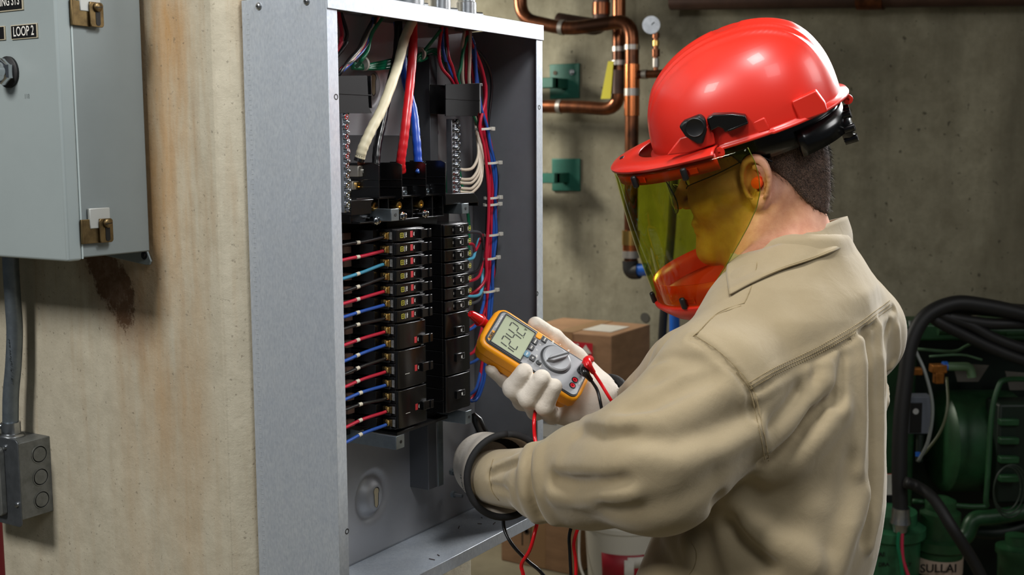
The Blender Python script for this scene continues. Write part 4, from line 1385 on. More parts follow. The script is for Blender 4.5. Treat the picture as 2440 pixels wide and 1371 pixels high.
obj('drain_cup', MB().lathe(WD(2420, 1392, 4.0), K, [(0, .03), (.02, .06), (.10, .062), (.11, .07), (.13, .07), (.14, .04), (.17, .04)], 24), M_mach, cp)
for (px, py, L) in ((2235, 790, .3), (2395, 792, .35)):
    obj('top_pipe', MB().cyl(WD(px, py, 4.15), WD(px, py, 4.15)+R2_*L, .014, n=12), M_mach, cp)
obj('thin_line', MB().tube(cr([WD(2185, 832, 4.1), WD(2270, 838, 4.1), WD(2300, 826, 4.1), WD(2330, 812, 4.1)], 4), .005, 8), mat('pale_green', (92, 128, 96), .5), cp, smooth=180)
obj('thin_line', MB().tube(cr([WD(2215, 850, 4.05), WD(2290, 846, 4.05), WD(2340, 858, 4.05)], 4), .004, 8), mat('pale_green', (92, 128, 96), .5), cp, smooth=180)
# brass regulator
bv = obj('brass_valve', MB().obox(WD(2235, 878, 4.0), R2_, F2, K, .05, .04, .028).obox(WD(2236, 900, 4.0), R2_, F2, K, .03, .03, .04).obox(WD(2184, 885, 4.0), R2_, F2, K, .034, .03, .024), mat('brass_orange', (176, 112, 48), .4, .7, noise=(30, .7), col2=(110, 64, 26)), cp, bev=.003)
obj('valve_pipe', MB().tube(bend([WD(2255, 874, 4.0), WD(2312, 874, 4.0), WD(2316, 900, 4.0)], .1), .015, 12), mat('pipe_sage', (84, 112, 80), .5), cp, smooth=60)
obj('blue_collar', MB().cyl(WD(2252, 873, 4.0)-R2_*.008, WD(2252, 873, 4.0)+R2_*.006, .0165, n=14), mat('blue_paint', (28, 92, 184), .4), cp)
for (px, py, s_) in ((2300, 905, 1.2), (2425, 925, 1)):
    obj('pale_plate', MB().prism([(0, 0), (.11*s_, -.01), (.08*s_, -.07), (.02, -.07)], WD(px-30, py-40, 4.25), R2_, K, F2, .004), mat('dull_metal', (110, 106, 98), .6, .3), cp)
# pressure switch
sw = empty('pressure_switch', WD(2197, 1035, 3.95), 'small grey pressure switch box with a black face on the compressor', 'switch box')
slab('switch_case', 2166, 2222, 945, 1036, 3.95, .06, mat('switch_grey', (92, 98, 108), .5), sw, .003)
fc = slab('switch_face', 2169, 2197, 960, 1033, 3.945, .004, M_blackm, sw, .001)
obj('dial_mark', MB().lathe(WD(2182, 981, 3.942), -F2, [(0, .010), (.001, .010)], 20), mat('mark_grey', (170, 170, 168), .5), fc)
obj('lettering', text('CONDOR', .008, WD(2183, 963, 3.941), R2_, K, .0006), M_greypr, fc, smooth=0)
obj('switch_stem', MB().cyl(WD(2192, 1036, 3.97), WD(2190, 1100, 3.97), .012, n=12), M_machd, sw)
obj('blue_fitting', MB().cyl(WD(2187, 1078, 3.94), WD(2187, 1088, 3.94), .008, n=12), mat('blue_paint', (28, 92, 184), .4), sw)
# hoses


def hose(pts, r, m_, lab, cat='hose', name='hose', n=12, end=None):
    P = cr(pts, 8)
    e = empty(name, P[-1], lab, cat)
    obj('hose_tube', MB().tube(P, r, n), m_, e, smooth=180)
    return e, P


e, P = hose([WD(2146, 1232, 3.85), WD(2143, 1120, 3.85), WD(2147, 1000, 3.85), WD(2158, 900, 3.85), WD(2170, 820, 3.85), WD(2205, 755, 3.85), WD(2270, 724, 3.85), WD(2340, 728, 3.85), WD(2450, 752, 3.85), WD(2520, 780, 3.85)], .0255, M_rubber,
            'thick black hose rising along the compressor and arching over its top')
obj('hose_ferrule', MB().lathe(P[0], -K, [(-.03, .029), (-.0, .03), (.02, .034), (.03, .026), (.05, .022)], 16), M_zinc, e)
for q, (c0, c1, c2, nm) in enumerate((((2228, 752), (2300, 800), (2450, 862), 'lowest'), ((2238, 738), (2310, 775), (2450, 835), 'middle'), ((2262, 745), (2330, 768), (2450, 772), 'uppermost'))):
    hose([WD(2460, 740+6*q, 3.95), WD(2330, 733+3*q, 3.93), WD(c0[0]+14, c0[1]-4, 3.9), WD(c0[0], c0[1]+10, 3.88), WD(*c1, 3.88), WD(2370, (c1[1]+c2[1])/2+2, 3.88), WD(*c2, 3.88), WD(2530, c2[1]+12, 3.9)], .019, M_rubber,
         'black hose loop sagging over the compressor, %s of three' % nm)
hose([WD(2158, 1150, 3.8), WD(2185, 1160, 3.8), WD(2225, 1190, 3.75), WD(2270, 1260, 3.7), WD(2320, 1340, 3.7), WD(2350, 1400, 3.7)], .019, M_rubber, 'black hose slanting down across the lower compressor')
hose([WD(2168, 766, 3.9), WD(2180, 830, 3.85), WD(2205, 890, 3.82), WD(2222, 970, 3.82), WD(2212, 1050, 3.85), WD(2188, 1100, 3.9)], .0055, mat('clear_tube', (128, 134, 132), .4), 'thin pale tube curving past the pressure switch', 'tube', 'air_tube')
hose([WD(2256, 900, 3.95), WD(2258, 970, 3.9), WD(2240, 1030, 3.9), WD(2200, 1085, 3.92)], .0045, mat('olive_tube', (78, 84, 58), .4), 'thin olive tube below the brass valve', 'tube', 'air_tube')
for q in range(3):
    th = np.linspace(0, 2*math.pi, 24)
    hose([WD(2400+q*4, 1165+q*3, 3.95)+R2_*(.045+.006*q)*math.cos(a_)+K*(.075+.008*q)*math.sin(a_) for a_ in th], .0028, mat('coil_dark', (36, 48, 38), .5), 'thin dark wire coil hanging on the compressor, %s loop' % ['inner', 'middle', 'outer'][q], 'wire', 'wire_coil', 6)
for q, (c_, xs_) in enumerate((('green', (2143, 2140, 2146, 2152)), ('red', (2150, 2149, 2152, 2166)))):
    wire([WD(xs_[0], 1262, 3.84), WD(xs_[1], 1300, 3.84), WD(xs_[2], 1335, 3.84), WD(xs_[3], 1378, 3.84)], .006, c_ if c_ == 'green' else mat('wire_pink', (200, 50, 80), .4), 'motor_wire', '%s wire under the thick black hose end' % ('green' if q == 0 else 'pink'), 'wire')
sg = empty('warning_sign', WD(2122, 1210, 4.05), 'small warning sign with a red head on the compressor side', 'sign')
slab('sign_board', 2104, 2130, 1130, 1240, 4.05, .004, M_paper, sg, .001)
slab('red_head', 2104, 2130, 1130, 1142, 4.047, .004, M_redpr, sg, .0005)
slab('black_text', 2108, 2127, 1180, 1235, 4.047, .004, M_blackm, sg, .0005)
# ================================================================== implicit surface tools (camera-aligned frame for posing)
f32 = np.float32


def s_cap(P, a, b, ra, rb=None):
    rb = ra if rb is None else rb
    a = np.asarray(a, f32)
    ba = np.asarray(b, f32)-a
    pa = P-a
    h = np.clip((pa@ba)/(ba@ba), 0, 1)
    return np.linalg.norm(pa-h[..., None]*ba, axis=-1)-(ra+(rb-ra)*h)


def s_ell(P, c, ax, r):
    "ellipsoid, rows of ax are its axes"
    q = (P-np.asarray(c, f32))@np.asarray(ax, f32).T
    r = np.asarray(r, f32)
    k0 = np.linalg.norm(q/r, axis=-1)
    k1 = np.linalg.norm(q/(r*r), axis=-1)+1e-9
    return k0*(k0-1)/k1


def s_box(P, c, ax, h, r):
    q = np.abs((P-np.asarray(c, f32))@np.asarray(ax, f32).T)-(np.asarray(h, f32)-r)
    return np.linalg.norm(np.maximum(q, 0), axis=-1)+np.minimum(q.max(-1), 0)-r


def smin(a, b, k):
    h = np.clip(.5+.5*(b-a)/k, 0, 1)
    return b*(1-h)+a*h-k*h*(1-h)


def smax(a, b, k): return -smin(-a, -b, k)


def seg_d(P, pts):
    "distance to a polyline"
    d = None
    for i in range(len(pts)-1):
        q = s_cap(P, pts[i], pts[i+1], 0)
        d = q if d is None else np.minimum(d, q)
    return d


def wob(P, fr, seed, n=5):
    r = np.random.RandomState(seed)
    o = 0
    for i in range(n):
        k = r.normal(size=3).astype(f32)
        k *= fr*(.6+.9*r.rand())/np.linalg.norm(k)
        o = o+np.sin(P@k+f32(r.rand()*6.28))
    return o/n


def nets(fn, lo, hi, h, band=None):
    "surface nets mesh of fn<0 in the box lo..hi"
    lo, hi = np.asarray(lo, float), np.asarray(hi, float)
    n = np.ceil((hi-lo)/h).astype(int)+1
    ax = [lo[i]+h*np.arange(n[i]) for i in range(3)]
    V = np.full(n, 1., f32)
    # coarse pass marks blocks near the surface
    B = 8
    for i0 in range(0, n[0], B):
        Xs = ax[0][i0:i0+B]
        for j0 in range(0, n[1], B*4):
            Ys = ax[1][j0:j0+B*4]
            G = np.stack(np.meshgrid(Xs, Ys, ax[2], indexing='ij'), -1).astype(f32)
            V[i0:i0+B, j0:j0+B*4] = fn(G.reshape(-1, 3)).reshape(G.shape[:3])
    ins = V < 0
    s = ins.astype(np.int8)
    c = sum(s[a:n[0]-1+a, b:n[1]-1+b, d:n[2]-1+d].astype(int) for a in (0, 1) for b in (0, 1) for d in (0, 1))
    cells = np.argwhere((c > 0) & (c < 8))
    idx = -np.ones(tuple(n-1), int)
    idx[tuple(cells.T)] = np.arange(len(cells))
    acc = np.zeros((len(cells), 3))
    cnt = np.zeros(len(cells))
    cor = [(a, b, d) for a in (0, 1) for b in (0, 1) for d in (0, 1)]
    for p in cor:
        for k in range(3):
            if p[k] == 0:
                q = list(p)
                q[k] = 1
                va = V[tuple((cells+p).T)]
                vb = V[tuple((cells+q).T)]
                m = (va < 0) != (vb < 0)
                t_ = np.where(m, va/(va-vb+1e-20), 0)
                pt = np.tile(np.array(p, float), (len(cells), 1))
                pt[:, k] += t_
                acc[m] += pt[m]
                cnt[m] += 1
    verts = lo+h*(cells+acc/cnt[:, None])
    faces = []
    for k in range(3):
        o1, o2 = (k+1) % 3, (k+2) % 3
        sl = [slice(0, n[i]) for i in range(3)]
        sa, sb = list(sl), list(sl)
        sa[k] = slice(0, n[k]-1)
        sb[k] = slice(1, n[k])
        a, b = ins[tuple(sa)], ins[tuple(sb)]
        e = np.argwhere(a != b)
        e = e[(e[:, o1] > 0) & (e[:, o2] > 0) & (e[:, o1] < n[o1]-1) & (e[:, o2] < n[o2]-1)]
        fl = a[tuple(e.T)]
        u = np.zeros(3, int)
        u[o1] = 1
        w = np.zeros(3, int)
        w[o2] = 1
        q = np.stack([idx[tuple((e-u-w).T)], idx[tuple((e-w).T)], idx[tuple(e.T)], idx[tuple((e-u).T)]], 1)
        q[~fl] = q[~fl][:, ::-1]
        faces.append(q)
    F_ = np.concatenate(faces)
    F_ = F_[(F_ >= 0).all(1)]
    return verts, F_


def relax(v, f, it=2, lam=.5):
    e = np.concatenate([f[:, [0, 1]], f[:, [1, 2]], f[:, [2, 3]], f[:, [3, 0]]])
    for _ in range(it):
        s = np.zeros_like(v)
        c = np.zeros(len(v))
        for k in range(3):
            s[:, k] += np.bincount(e[:, 0], v[e[:, 1], k], len(v))+np.bincount(e[:, 1], v[e[:, 0], k], len(v))
        c += np.bincount(e[:, 0], minlength=len(v))+np.bincount(e[:, 1], minlength=len(v))
        v = v*(1-lam)+lam*s/np.maximum(c, 1)[:, None]
    return v


def hit(fn, px, py, d0, d1=2.3):
    "first depth at which the pixel's ray enters fn"
    ds = np.linspace(d0, d1, 500)
    P = np.array([C(px, py, d) for d in ds]).astype(f32)
    v = fn(P)
    i = int(np.argmax(v < 0))
    if not (v < 0).any():
        i = int(np.argmin(v))
    return C(px, py, ds[i])


def sdf_obj(name, fn, lo, hi, h, m_, parent=None, rel=2, **kw):
    v, f = nets(fn, lo, hi, h)
    v = relax(v, f, rel)
    # the camera frame is left handed: flip the winding
    return obj(name, (c2w(v), f[:, ::-1].copy()), m_, parent, smooth=180, **kw)
# ================================================================== the worker
M_skin, g = newmat('skin', .5, 0, .4)
g.l(g.mix(g.noise(g.pos(), 60, 6, .6), (208, 152, 122), (192, 132, 104)), g.P.inputs['Base Color'])
g.P.inputs['Subsurface Weight'].default_value = .12
g.P.inputs['Subsurface Radius'].default_value = (.012, .004, .002)
g.l(g.bump(g.noise(g.pos(), 420, 3, .5), .12, .0006), g.P.inputs['Normal'])
M_hair = mat('dark_hair', (40, 30, 25), .6, spec=.3)
M_shirt, g = newmat('khaki_twill', .85, 0, .2)
tw = g.n('TexWave')
tw.inputs['Scale'].default_value = 330
tw.inputs['Distortion'].default_value = .6
g.l(g.pos((1, .6, 1.2)), tw.inputs['Vector'])
sh = g.noise(g.pos(), 7, 5, .6, .35, .65)
weave = g.noise(g.pos(), 900, 2, .5, .3, .7)
base = g.mix(sh, (162, 147, 118), (150, 135, 106))
base = g.mix(g.math('MULTIPLY', weave, .22), base, (140, 124, 92))
g.l(base, g.P.inputs['Base Color'])
g.P.inputs['Sheen Weight'].default_value = .25
g.P.inputs['Sheen Roughness'].default_value = .5
b1 = g.bump(g.noise(g.pos(), 30, 4, .5, .2, .8, .8), .10, .006)
b2 = g.bump(weave, .12, .0005, b1)
g.l(b2, g.P.inputs['Normal'])
M_stitch = mat('stitching', (160, 142, 104), .8)
M_glove, g = newmat('white_glove_leather', .75, 0, .25)
base = g.mix(g.noise(g.pos(), 18, 5, .6), (216, 208, 196), (198, 188, 174))
g.l(base, g.P.inputs['Base Color'])
b1 = g.bump(g.noise(g.pos(), 60, 5, .6, .2, .8), .25, .003)
g.l(g.bump(g.noise(g.pos(), 700, 3, .6), .2, .0005, b1), g.P.inputs['Normal'])
M_lining = mat('glove_lining', (22, 22, 23), .8, noise=(80, .5), col2=(34, 34, 36), bump=(300, .2))
M_hat = mat('red_hat', (200, 40, 27), .36, spec=.5, coat=.08)
M_hatd = mat('red_hat_inner', (190, 36, 28), .4)

# frames
hf = nrm((-.91, -.265, .33))
hu = np.array((-.30, .91, -.27))
hu = nrm(hu-hf*(hu@hf))
hl = np.cross(hf, hu)
if hl[2] > 0:
    hl = -hl          # the worker's left side faces the camera
HA = np.array([hf, hl, hu])
ku = np.array((-.25, .93, -.22))
kf = nrm((-.90, -.24, .37))
ku = nrm(ku-kf*(ku@kf))
kl = np.cross(kf, ku)
if kl[2] > 0:
    kl = -kl
KA = np.array([kf, kl, ku])
ear = C(1790, 432, 1.545)
H0 = ear-kl*.074


def hd(x, y, z): return H0+kf*x+kl*y+ku*z


NB = C(1888, 640, 1.61)          # base of the neck


def head_fn(P):
    P = P.astype(f32)
    d = s_ell(P, hd(-.010, 0, .045), KA, (.089, .074, .086))
    d = smin(d, s_ell(P, hd(.045, 0, -.010), KA, (.052, .062, .075)), .03)     # face block
    d = smin(d, s_cap(P, hd(.018, .046, -.052), hd(.085, .014, -.094), .020, .017), .022)
    d = smin(d, s_cap(P, hd(.018, -.046, -.052), hd(.085, -.014, -.094), .020, .017), .022)
    d = smin(d, s_cap(P, hd(.076, 0, -.05), hd(.096, 0, -.092), .026, .018), .02)   # chin
    d = smin(d, s_cap(P, hd(.070, .030, -.018), hd(.030, .060, -.008), .020, .016), .03)   # cheekbones
    d = smin(d, s_cap(P, hd(.070, -.030, -.018), hd(.030, -.060, -.008), .020, .016), .03)
    d = smin(d, s_cap(P, hd(.082, .030, .036), hd(.082, -.030, .036), .013), .016)   # brow
    d = smin(d, s_cap(P, hd(.092, 0, .022), hd(.118, 0, -.014), .006, .0105), .010)   # nose
    for s_ in (1, -1):
        d = smin(d, s_cap(P, hd(.107, .009*s_, -.020), hd(.101, .013*s_, -.019), .006), .005)
        d = smax(d, -s_ell(P, hd(.093, .031*s_, .018), KA, (.014, .017, .011)), .010)   # eye socket
        d = smin(d, s_ell(P, hd(.078, .031*s_, .016), KA, (.0125, .0135, .0125)), .004)
    d = smin(d, s_cap(P, hd(.101, .017, -.047), hd(.101, -.017, -.047), .0056), .006)    # lips
    d = smin(d, s_cap(P, hd(.100, .014, -.058), hd(.100, -.014, -.058), .0060), .006)
    d = smax(d, -s_cap(P, hd(.110, .020, -.0525), hd(.110, -.020, -.0525), .0035), .003)
    # neck
    d = smin(d, s_cap(P, hd(-.028, 0, -.030), NB+np.array([-.010, 0, 0]), .0515, .058), .03)
    d = smin(d, s_cap(P, hd(.010, 0, -.060), NB+np.array([-.03, -.01, 0]), .045, .050), .03)
    d = smin(d, s_cap(P, NB, NB+np.array([-.012, -.12, .02]), .058, .06), .05)
    d = smin(d, s_cap(P, hd(-.02, .06, -.03), C(1760, 650, 1.57), .014, .016), .03)     # neck muscle
    # ears
    for s_ in (1, -1):
        ec = hd(-.008, .083*s_, .000)
        ea = nrm(kf*.28+kl*s_*1.0)
        eb = nrm(ku-.20*kf)
        eb = nrm(eb-ea*(ea@eb))
        ed = np.cross(ea, eb)
        EA = np.array([ea, eb, ed])
        q = (P-ec.astype(f32))@EA.T.astype(f32)
        top = np.clip(q[:, 1]/.034, -1, 1)
        rx = .0195+.0030*top
        rr = np.sqrt((q[:, 2]/rx)**2+(q[:, 1]/.034)**2)
        shell = np.maximum((rr-1)*.018, np.abs(q[:, 0]+.0020+.012*(1-rr))-.0030)-.0010
        rim = np.sqrt(((rr-.90)*.019)**2+(q[:, 0]-.0035)**2)-.0031
        rim = np.where(q[:, 1] < -.022, rim+.002, rim)
        inner = np.where(q[:, 2] > -.004, np.sqrt(((rr-.52)*.019)**2+(q[:, 0]+.0005)**2)-.0024, .01)
        e_ = smin(smin(shell, rim, .003), inner, .003)
        e_ = smax(e_, -s_ell(P, ec+ea*.006+ed*(.003 if s_ > 0 else -.003)-eb*.004, EA, (.009, .0085, .0075)), .002)
        e_ = smin(e_, s_ell(P, ec-eb*.030+ea*.001, EA, (.005, .0085, .008)), .006)
        d = smin(d, e_, .005)
    return d


lo = np.array([C(1560, 250, 1.6)[0]-.02, C(1800, 900, 1.6)[1]-.02, 1.40])
hi = np.array([C(2060, 0, 1.6)[0], C(1800, 100, 1.6)[1], 1.85])
foot = W(1800, 1371, 1.62)
pers = empty('person', (foot[0], foot[1], 0), 'worker in a khaki shirt bending over the open panel with a meter in gloved hands', 'person')
sdf_obj('body', head_fn, lo, hi, .0022, M_skin, pers, 2)

# hair: scalp shell with short strands
def hair_fn(P):
    d = s_ell(P, hd(-.010, 0, .046), KA, (.0925, .0775, .090))
    q = (P-H0.astype(f32))@KA.T.astype(f32)
    d = smin(d, s_cap(P, hd(-.028, 0, -.030), NB+np.array([-.010, 0, 0]), .0535, .0595), .03)
    d = smin(d, s_cap(P, hd(-.046, .0, -.010), hd(-.044, 0, -.040), .0425, .038), .03)
    # hair line: behind the ear, above the nape
    cut = np.maximum(q[:, 0]+.016+.5*np.maximum(.03-q[:, 2], 0), -(q[:, 2]+.098))
    cut2 = np.maximum(q[:, 0]-.085, -(q[:, 2]-.038))
    return smax(d, np.minimum(cut, cut2), .004)


hv, hf_ = nets(hair_fn, lo, hi, .004)
M_scalp, g = newmat('scalp_stubble', .8, 0, .2)
g.l(g.mix(g.noise(g.pos(), 900, 2, .5, .4, .6), (50, 40, 35), (112, 90, 78)), g.P.inputs['Base Color'])
hair = obj('hair', (c2w(hv), hf_[:, ::-1].copy()), M_scalp, pers, smooth=180, label='short dark brown hair fading at the nape')
rs = np.random.RandomState(3)
Vn = []
Fn = []
cen = H0-kf*.012+ku*.03
cand = hv[rs.randint(0, len(hv), 26000)]+rs.normal(size=(26000, 3))*.0018
qq = (cand-H0)@KA.T
fade = np.clip((qq[:, 2]+.100)/.06, .1, 1)
for i in range(len(cand)):
    if rs.rand() > fade[i]:
        continue
    p = cand[i]
    n_ = nrm(p-cen-ku*min(0, qq[i, 2])*.9)
    dr = nrm(n_*.30-ku*.85-kf*.25+rs.normal(size=3)*.25)
    L_ = .004+.004*rs.rand()
    sd = nrm(np.cross(dr, rs.normal(size=3)))*.00022
    k_ = len(Vn)
    Vn += [p-sd, p+sd, p+dr*L_]
    Fn.append((k_, k_+1, k_+2))
hs = MB()
hs.v = [tuple(x) for x in c2w(np.array(Vn))]
hs.f = Fn
hs.m = [0]*len(Fn)
obj('hair_strands', hs, M_hair, hair, smooth=0, kind='stuff')
# eyes, brows
for s_ in (1, -1):
    c_ = c2w(hd(.0795, .031*s_, .0165))
    ey = obj('eye', MB().ball(c_, .0122, 16, 12), mat('eye_white', (220, 214, 206), .2), pers, smooth=180)
    obj('iris', MB().ball(c_+cdir(kf)*.0085-cdir(ku)*.002, .0055, 12, 8), mat('iris_brown', (50, 32, 22), .2), ey, smooth=180)
    mb = MB()
    P = [c2w(hd(.093, .014*s_, .034)), c2w(hd(.094, .026*s_, .040)), c2w(hd(.086, .042*s_, .040)), c2w(hd(.078, .050*s_, .034))]
    obj('eyebrow', MB().tube(cr(P, 5), [.002+.0016*math.sin(math.pi*i/15) for i in range(16)], 8), M_hair, pers, smooth=180)
mb = MB()
for i in range(5):
    mb2 = c2w(hd(-.002+.002*i, .0915-.0025*i, .001-.001*i))
e_ = c2w(C(1815, 428, 1.545)+kl*.010)
obj('ear_plug', MB().lathe(e_-cdir(kl)*.012, cdir(nrm(kl+.25*kf)), [(0, .0060), (.010, .0072), (.020, .0078), (.023, .0066), (.024, .002)], 16), mat('orange_foam', (250, 84, 30), .6, emit=0), None, 'orange foam plug in the ear', 'ear plug', smooth=50)

# ------------------------------------------------------------------ shirt
tl = nrm((-.46, .0, -.885))      # worker's left
tf = nrm((-.885, .0, .46))
stack = [  # py, px, d, a (fore-aft), b (sideways)
    (600, 1885, 1.62, .060, .070), (640, 1885, 1.62, .070, .085), (690, 1885, 1.62, .088, .125), (760, 1888, 1.62, .108, .160), (850, 1885, 1.62, .122, .185), (950, 1872, 1.62, .128, .196),
    (1080, 1866, 1.62, .132, .196), (1200, 1852, 1.62, .140, .194), (1300, 1820, 1.62, .148, .190), (1371, 1795, 1.62, .152, .188), (1480, 1770, 1.62, .155, .188), (1600, 1760, 1.62, .155, .188)]
sv = np.array([C(1800, s_[0], 1.62)[1] for s_ in stack])[::-1]
su = np.array([C(s_[1], s_[0], s_[2])[0] for s_ in stack])[::-1]
sa_ = np.array([s_[3] for s_ in stack])[::-1]
sb_ = np.array([s_[4] for s_ in stack])[::-1]
shl_n, shl_f = C(1712, 905, 1.445), C(2034, 798, 1.77)


def torso_fn(P):
    v = P[:, 1]
    cu_ = np.interp(v, sv, su)
    a = np.interp(v, sv, sa_)
    b = np.interp(v, sv, sb_)
    q0 = (P[:, 0]-cu_)*tf[0]+(P[:, 2]-1.62)*tf[2]
    q1 = (P[:, 0]-cu_)*tl[0]+(P[:, 2]-1.62)*tl[2]
    r = (np.abs(q0/a)**2.3+np.abs(q1/b)**2.3)**(1/2.3)
    d = (r-1)*np.minimum(a, b)
    d = np.maximum(d, v-sv[-1])
    d = np.maximum(d, sv[0]-v)
    d = smin(d, s_cap(P, shl_n, C(1872, 700, 1.60), .070, .075), .05)
    d = smin(d, s_cap(P, shl_f, C(1905, 690, 1.66), .071, .078), .05)
    d = smin(d, s_cap(P, C(1905, 700, 1.62), C(1895, 615, 1.615), .095, .066), .04)
    d = smin(d, s_cap(P, C(1966, 676, 1.64), C(2040, 782, 1.74), .050, .066), .03)
    return d


A_sh, A_el, A_m, A_w, A_c = shl_n, C(1562, 1103, 1.405), C(1405, 1133, 1.50), C(1300, 1150, 1.568), C(1168, 1138, 1.672)


def arm_fn(P):
    d = smin(s_cap(P, A_sh, A_el, .076, .079), s_cap(P, C(1742, 985, 1.455), A_el, .070, .074), .02)
    d = smin(d, s_cap(P, A_el, A_m, .079, .066), .03)
    d = smin(d, s_cap(P, A_m, A_w, .066, .0535), .02)
    d = smin(d, s_cap(P, C(1275, 1146, 1.585), A_c, .0455, .0375), .005)
    return d


def far_fn(P):
    d = s_cap(P, C(1640, 905, 1.68), C(1512, 962, 1.79), .066, .034)
    d = smin(d, s_cap(P, C(1900, 860, 1.82), C(1650, 905, 1.68), .08, .062), .03)
    d = smin(d, s_cap(P, C(1640, 870, 1.58), C(1600, 960, 1.60), .052, .050), .03)
    return d


def base_shirt(P):
    d = torso_fn(P)
    d = smin(d, far_fn(P), .03)
    k = .022
    d = smin(d, arm_fn(P), k)
    return d


def onS(pts, lift=0):
    return [hit(base_shirt, x, y, 1.2) for x, y in pts]


# folds: (points, half width, depth) positive depth = groove, negative = ridge
yoke = [(1792, 934), (1850, 900), (1950, 852), (2040, 800), (2090, 765), (2128, 737)]
armh = [(1648, 806), (1700, 840), (1748, 885), (1780, 930), (1795, 990), (1808, 1050), (1816, 1098)]
front = [(1806, 612), (1798, 660), (1782, 705), (1772, 725)]
front2 = [(1772, 725), (1712, 748), (1668, 790), (1650, 806)]
folds = [
    ([(1267, 1085), (1262, 1125), (1266, 1175), (1290, 1230)], .006, .011), ([(1262, 1070), (1248, 1120), (1252, 1180), (1278, 1235)], .011, -.010), ([(1285, 1078), (1282, 1125), (1290, 1180), (1318, 1240)], .012, -.009),
    ([(1168, 1130), (1195, 1118), (1232, 1106)], .0055, .010), ([(1175, 1118), (1200, 1106), (1235, 1092)], .007, -.006), ([(1172, 1160), (1195, 1166), (1210, 1176)], .005, .008),
    ([(1330, 1146), (1370, 1154), (1420, 1152), (1488, 1148)], .012, .010), ([(1320, 1178), (1380, 1190), (1440, 1180), (1500, 1172)], .016, -.008), ([(1340, 1115), (1400, 1118), (1470, 1110)], .02, -.006),
    ([(1500, 980), (1560, 965), (1620, 930), (1690, 900)], .014, .008), ([(1480, 1010), (1560, 1000), (1640, 975), (1720, 930)], .018, -.007),
    ([(1560, 905), (1620, 870), (1680, 862)], .012, .006), ([(1520, 1050), (1600, 1060), (1700, 1030), (1790, 985)], .016, .006), ([(1530, 1085), (1620, 1095), (1710, 1075), (1800, 1030)], .02, -.007),
    ([(1440, 1210), (1520, 1215), (1620, 1190), (1700, 1140)], .02, .004), ([(1380, 1030), (1440, 1040), (1500, 1035)], .012, .007), ([(1400, 1000), (1450, 1012), (1500, 1010)], .012, -.006),
    # armpit drag folds on the back
    ([(1822, 1092), (1870, 1060), (1930, 1005), (1990, 945)], .013, .012), ([(1830, 1130), (1890, 1090), (1950, 1030), (2000, 975)], .022, -.010), ([(1840, 1180), (1900, 1190), (1960, 1170)], .03, .006),
    ([(1830, 1060), (1880, 1010), (1930, 950), (1960, 910)], .016, -.008), ([(1825, 1020), (1860, 985), (1900, 935)], .010, .004),
    ([(1712, 1195), (1740, 1250), (1775, 1300), (1830, 1345)], .012, .012), ([(1745, 1190), (1790, 1250), (1850, 1300), (1930, 1345)], .02, -.010), ([(1670, 1260), (1680, 1310), (1700, 1371)], .014, .010),
    ([(1640, 1290), (1655, 1330), (1660, 1371)], .012, -.009), ([(1560, 1290), (1580, 1330), (1600, 1371)], .014, .007), ([(1800, 1220), (1860, 1250), (1950, 1260)], .022, .006),
    # pleat
    ([(2062, 797), (2068, 830), (2073, 880), (2077, 950), (2078, 1050), (2074, 1180), (2060, 1290)], .0075, .017), ([(2088, 785), (2092, 850), (2094, 940), (2094, 1060), (2090, 1180), (2070, 1300)], .012, -.010),
    ([(2045, 820), (2050, 900), (2052, 1000), (2045, 1120)], .014, -.006), ([(2118, 770), (2114, 850), (2108, 940)], .006, .005), ([(2135, 780), (2130, 860), (2118, 960)], .008, -.004),
    ([(2008, 850), (2000, 920), (1990, 1000)], .008, .005), ([(1975, 870), (1975, 930), (1968, 1010)], .008, -.004), ([(1945, 880), (1925, 960), (1905, 1030)], .008, .004),
    ([(2060, 1180), (2030, 1260), (1990, 1371)], .02, -.006), ([(2030, 1100), (2010, 1200), (1980, 1300)], .02, .005),
    ([(1560, 862), (1590, 850), (1640, 858)], .008, .006), ([(1740, 760), (1800, 745), (1880, 720)], .03, .003), ([(1900, 780), (1980, 740), (2060, 720)], .03, -.003),
]
FO = [(np.array(onS(p)).astype(f32), w_, dp) for p, w_, dp in folds]
yk = np.array(onS(yoke)).astype(f32)
ah = np.array(onS(armh)).astype(f32)


def shirt_fn(P):
    P = P.astype(f32)
    d = base_shirt(P)
    m = np.abs(d) < .03
    if not m.any():
        return d
    Q = P[m]
    o = np.zeros(len(Q), f32)
    for pts, w_, dp in FO:
        lo_, hi_ = pts.min(0)-3*w_, pts.max(0)+3*w_
        s_ = ((Q > lo_) & (Q < hi_)).all(1)
        if s_.any():
            r = seg_d(Q[s_], pts)
            o[s_] += 1.35*dp*np.exp(-(r/(w_*.9))**2)
    # yoke panel: cloth above the seam sits prouder; armhole likewise
    r = seg_d(Q, yk)
    o += .0042*np.exp(-(r/.0042)**2)-.0014*np.exp(-((r-.010)/.006)**2)
    r2 = seg_d(Q, ah)
    o += .0044*np.exp(-(r2/.0042)**2)-.0022*np.exp(-((r2-.009)/.005)**2)
    o += .0018*wob(Q, 42, 5)+.0009*wob(Q, 95, 9)
    d = d.copy()
    d[m] += o
    return d


lo = np.array([C(1150, 0, 1.70)[0]-.03, C(0, 1560, 1.62)[1], 1.28])
hi = np.array([C(2200, 0, 1.75)[0], C(0, 560, 1.6)[1], 1.95])


def shirt_shell(P):
    d = shirt_fn(P)
    # opened at the neck
    return smax(d, -s_cap(P, NB+np.array([0, .2, 0]), NB+np.array([0, .0, 0]), .060, .062), .004)


shirt = sdf_obj('shirt', shirt_shell, lo, hi, .0034, M_shirt, pers, 2, label='khaki twill work shirt')


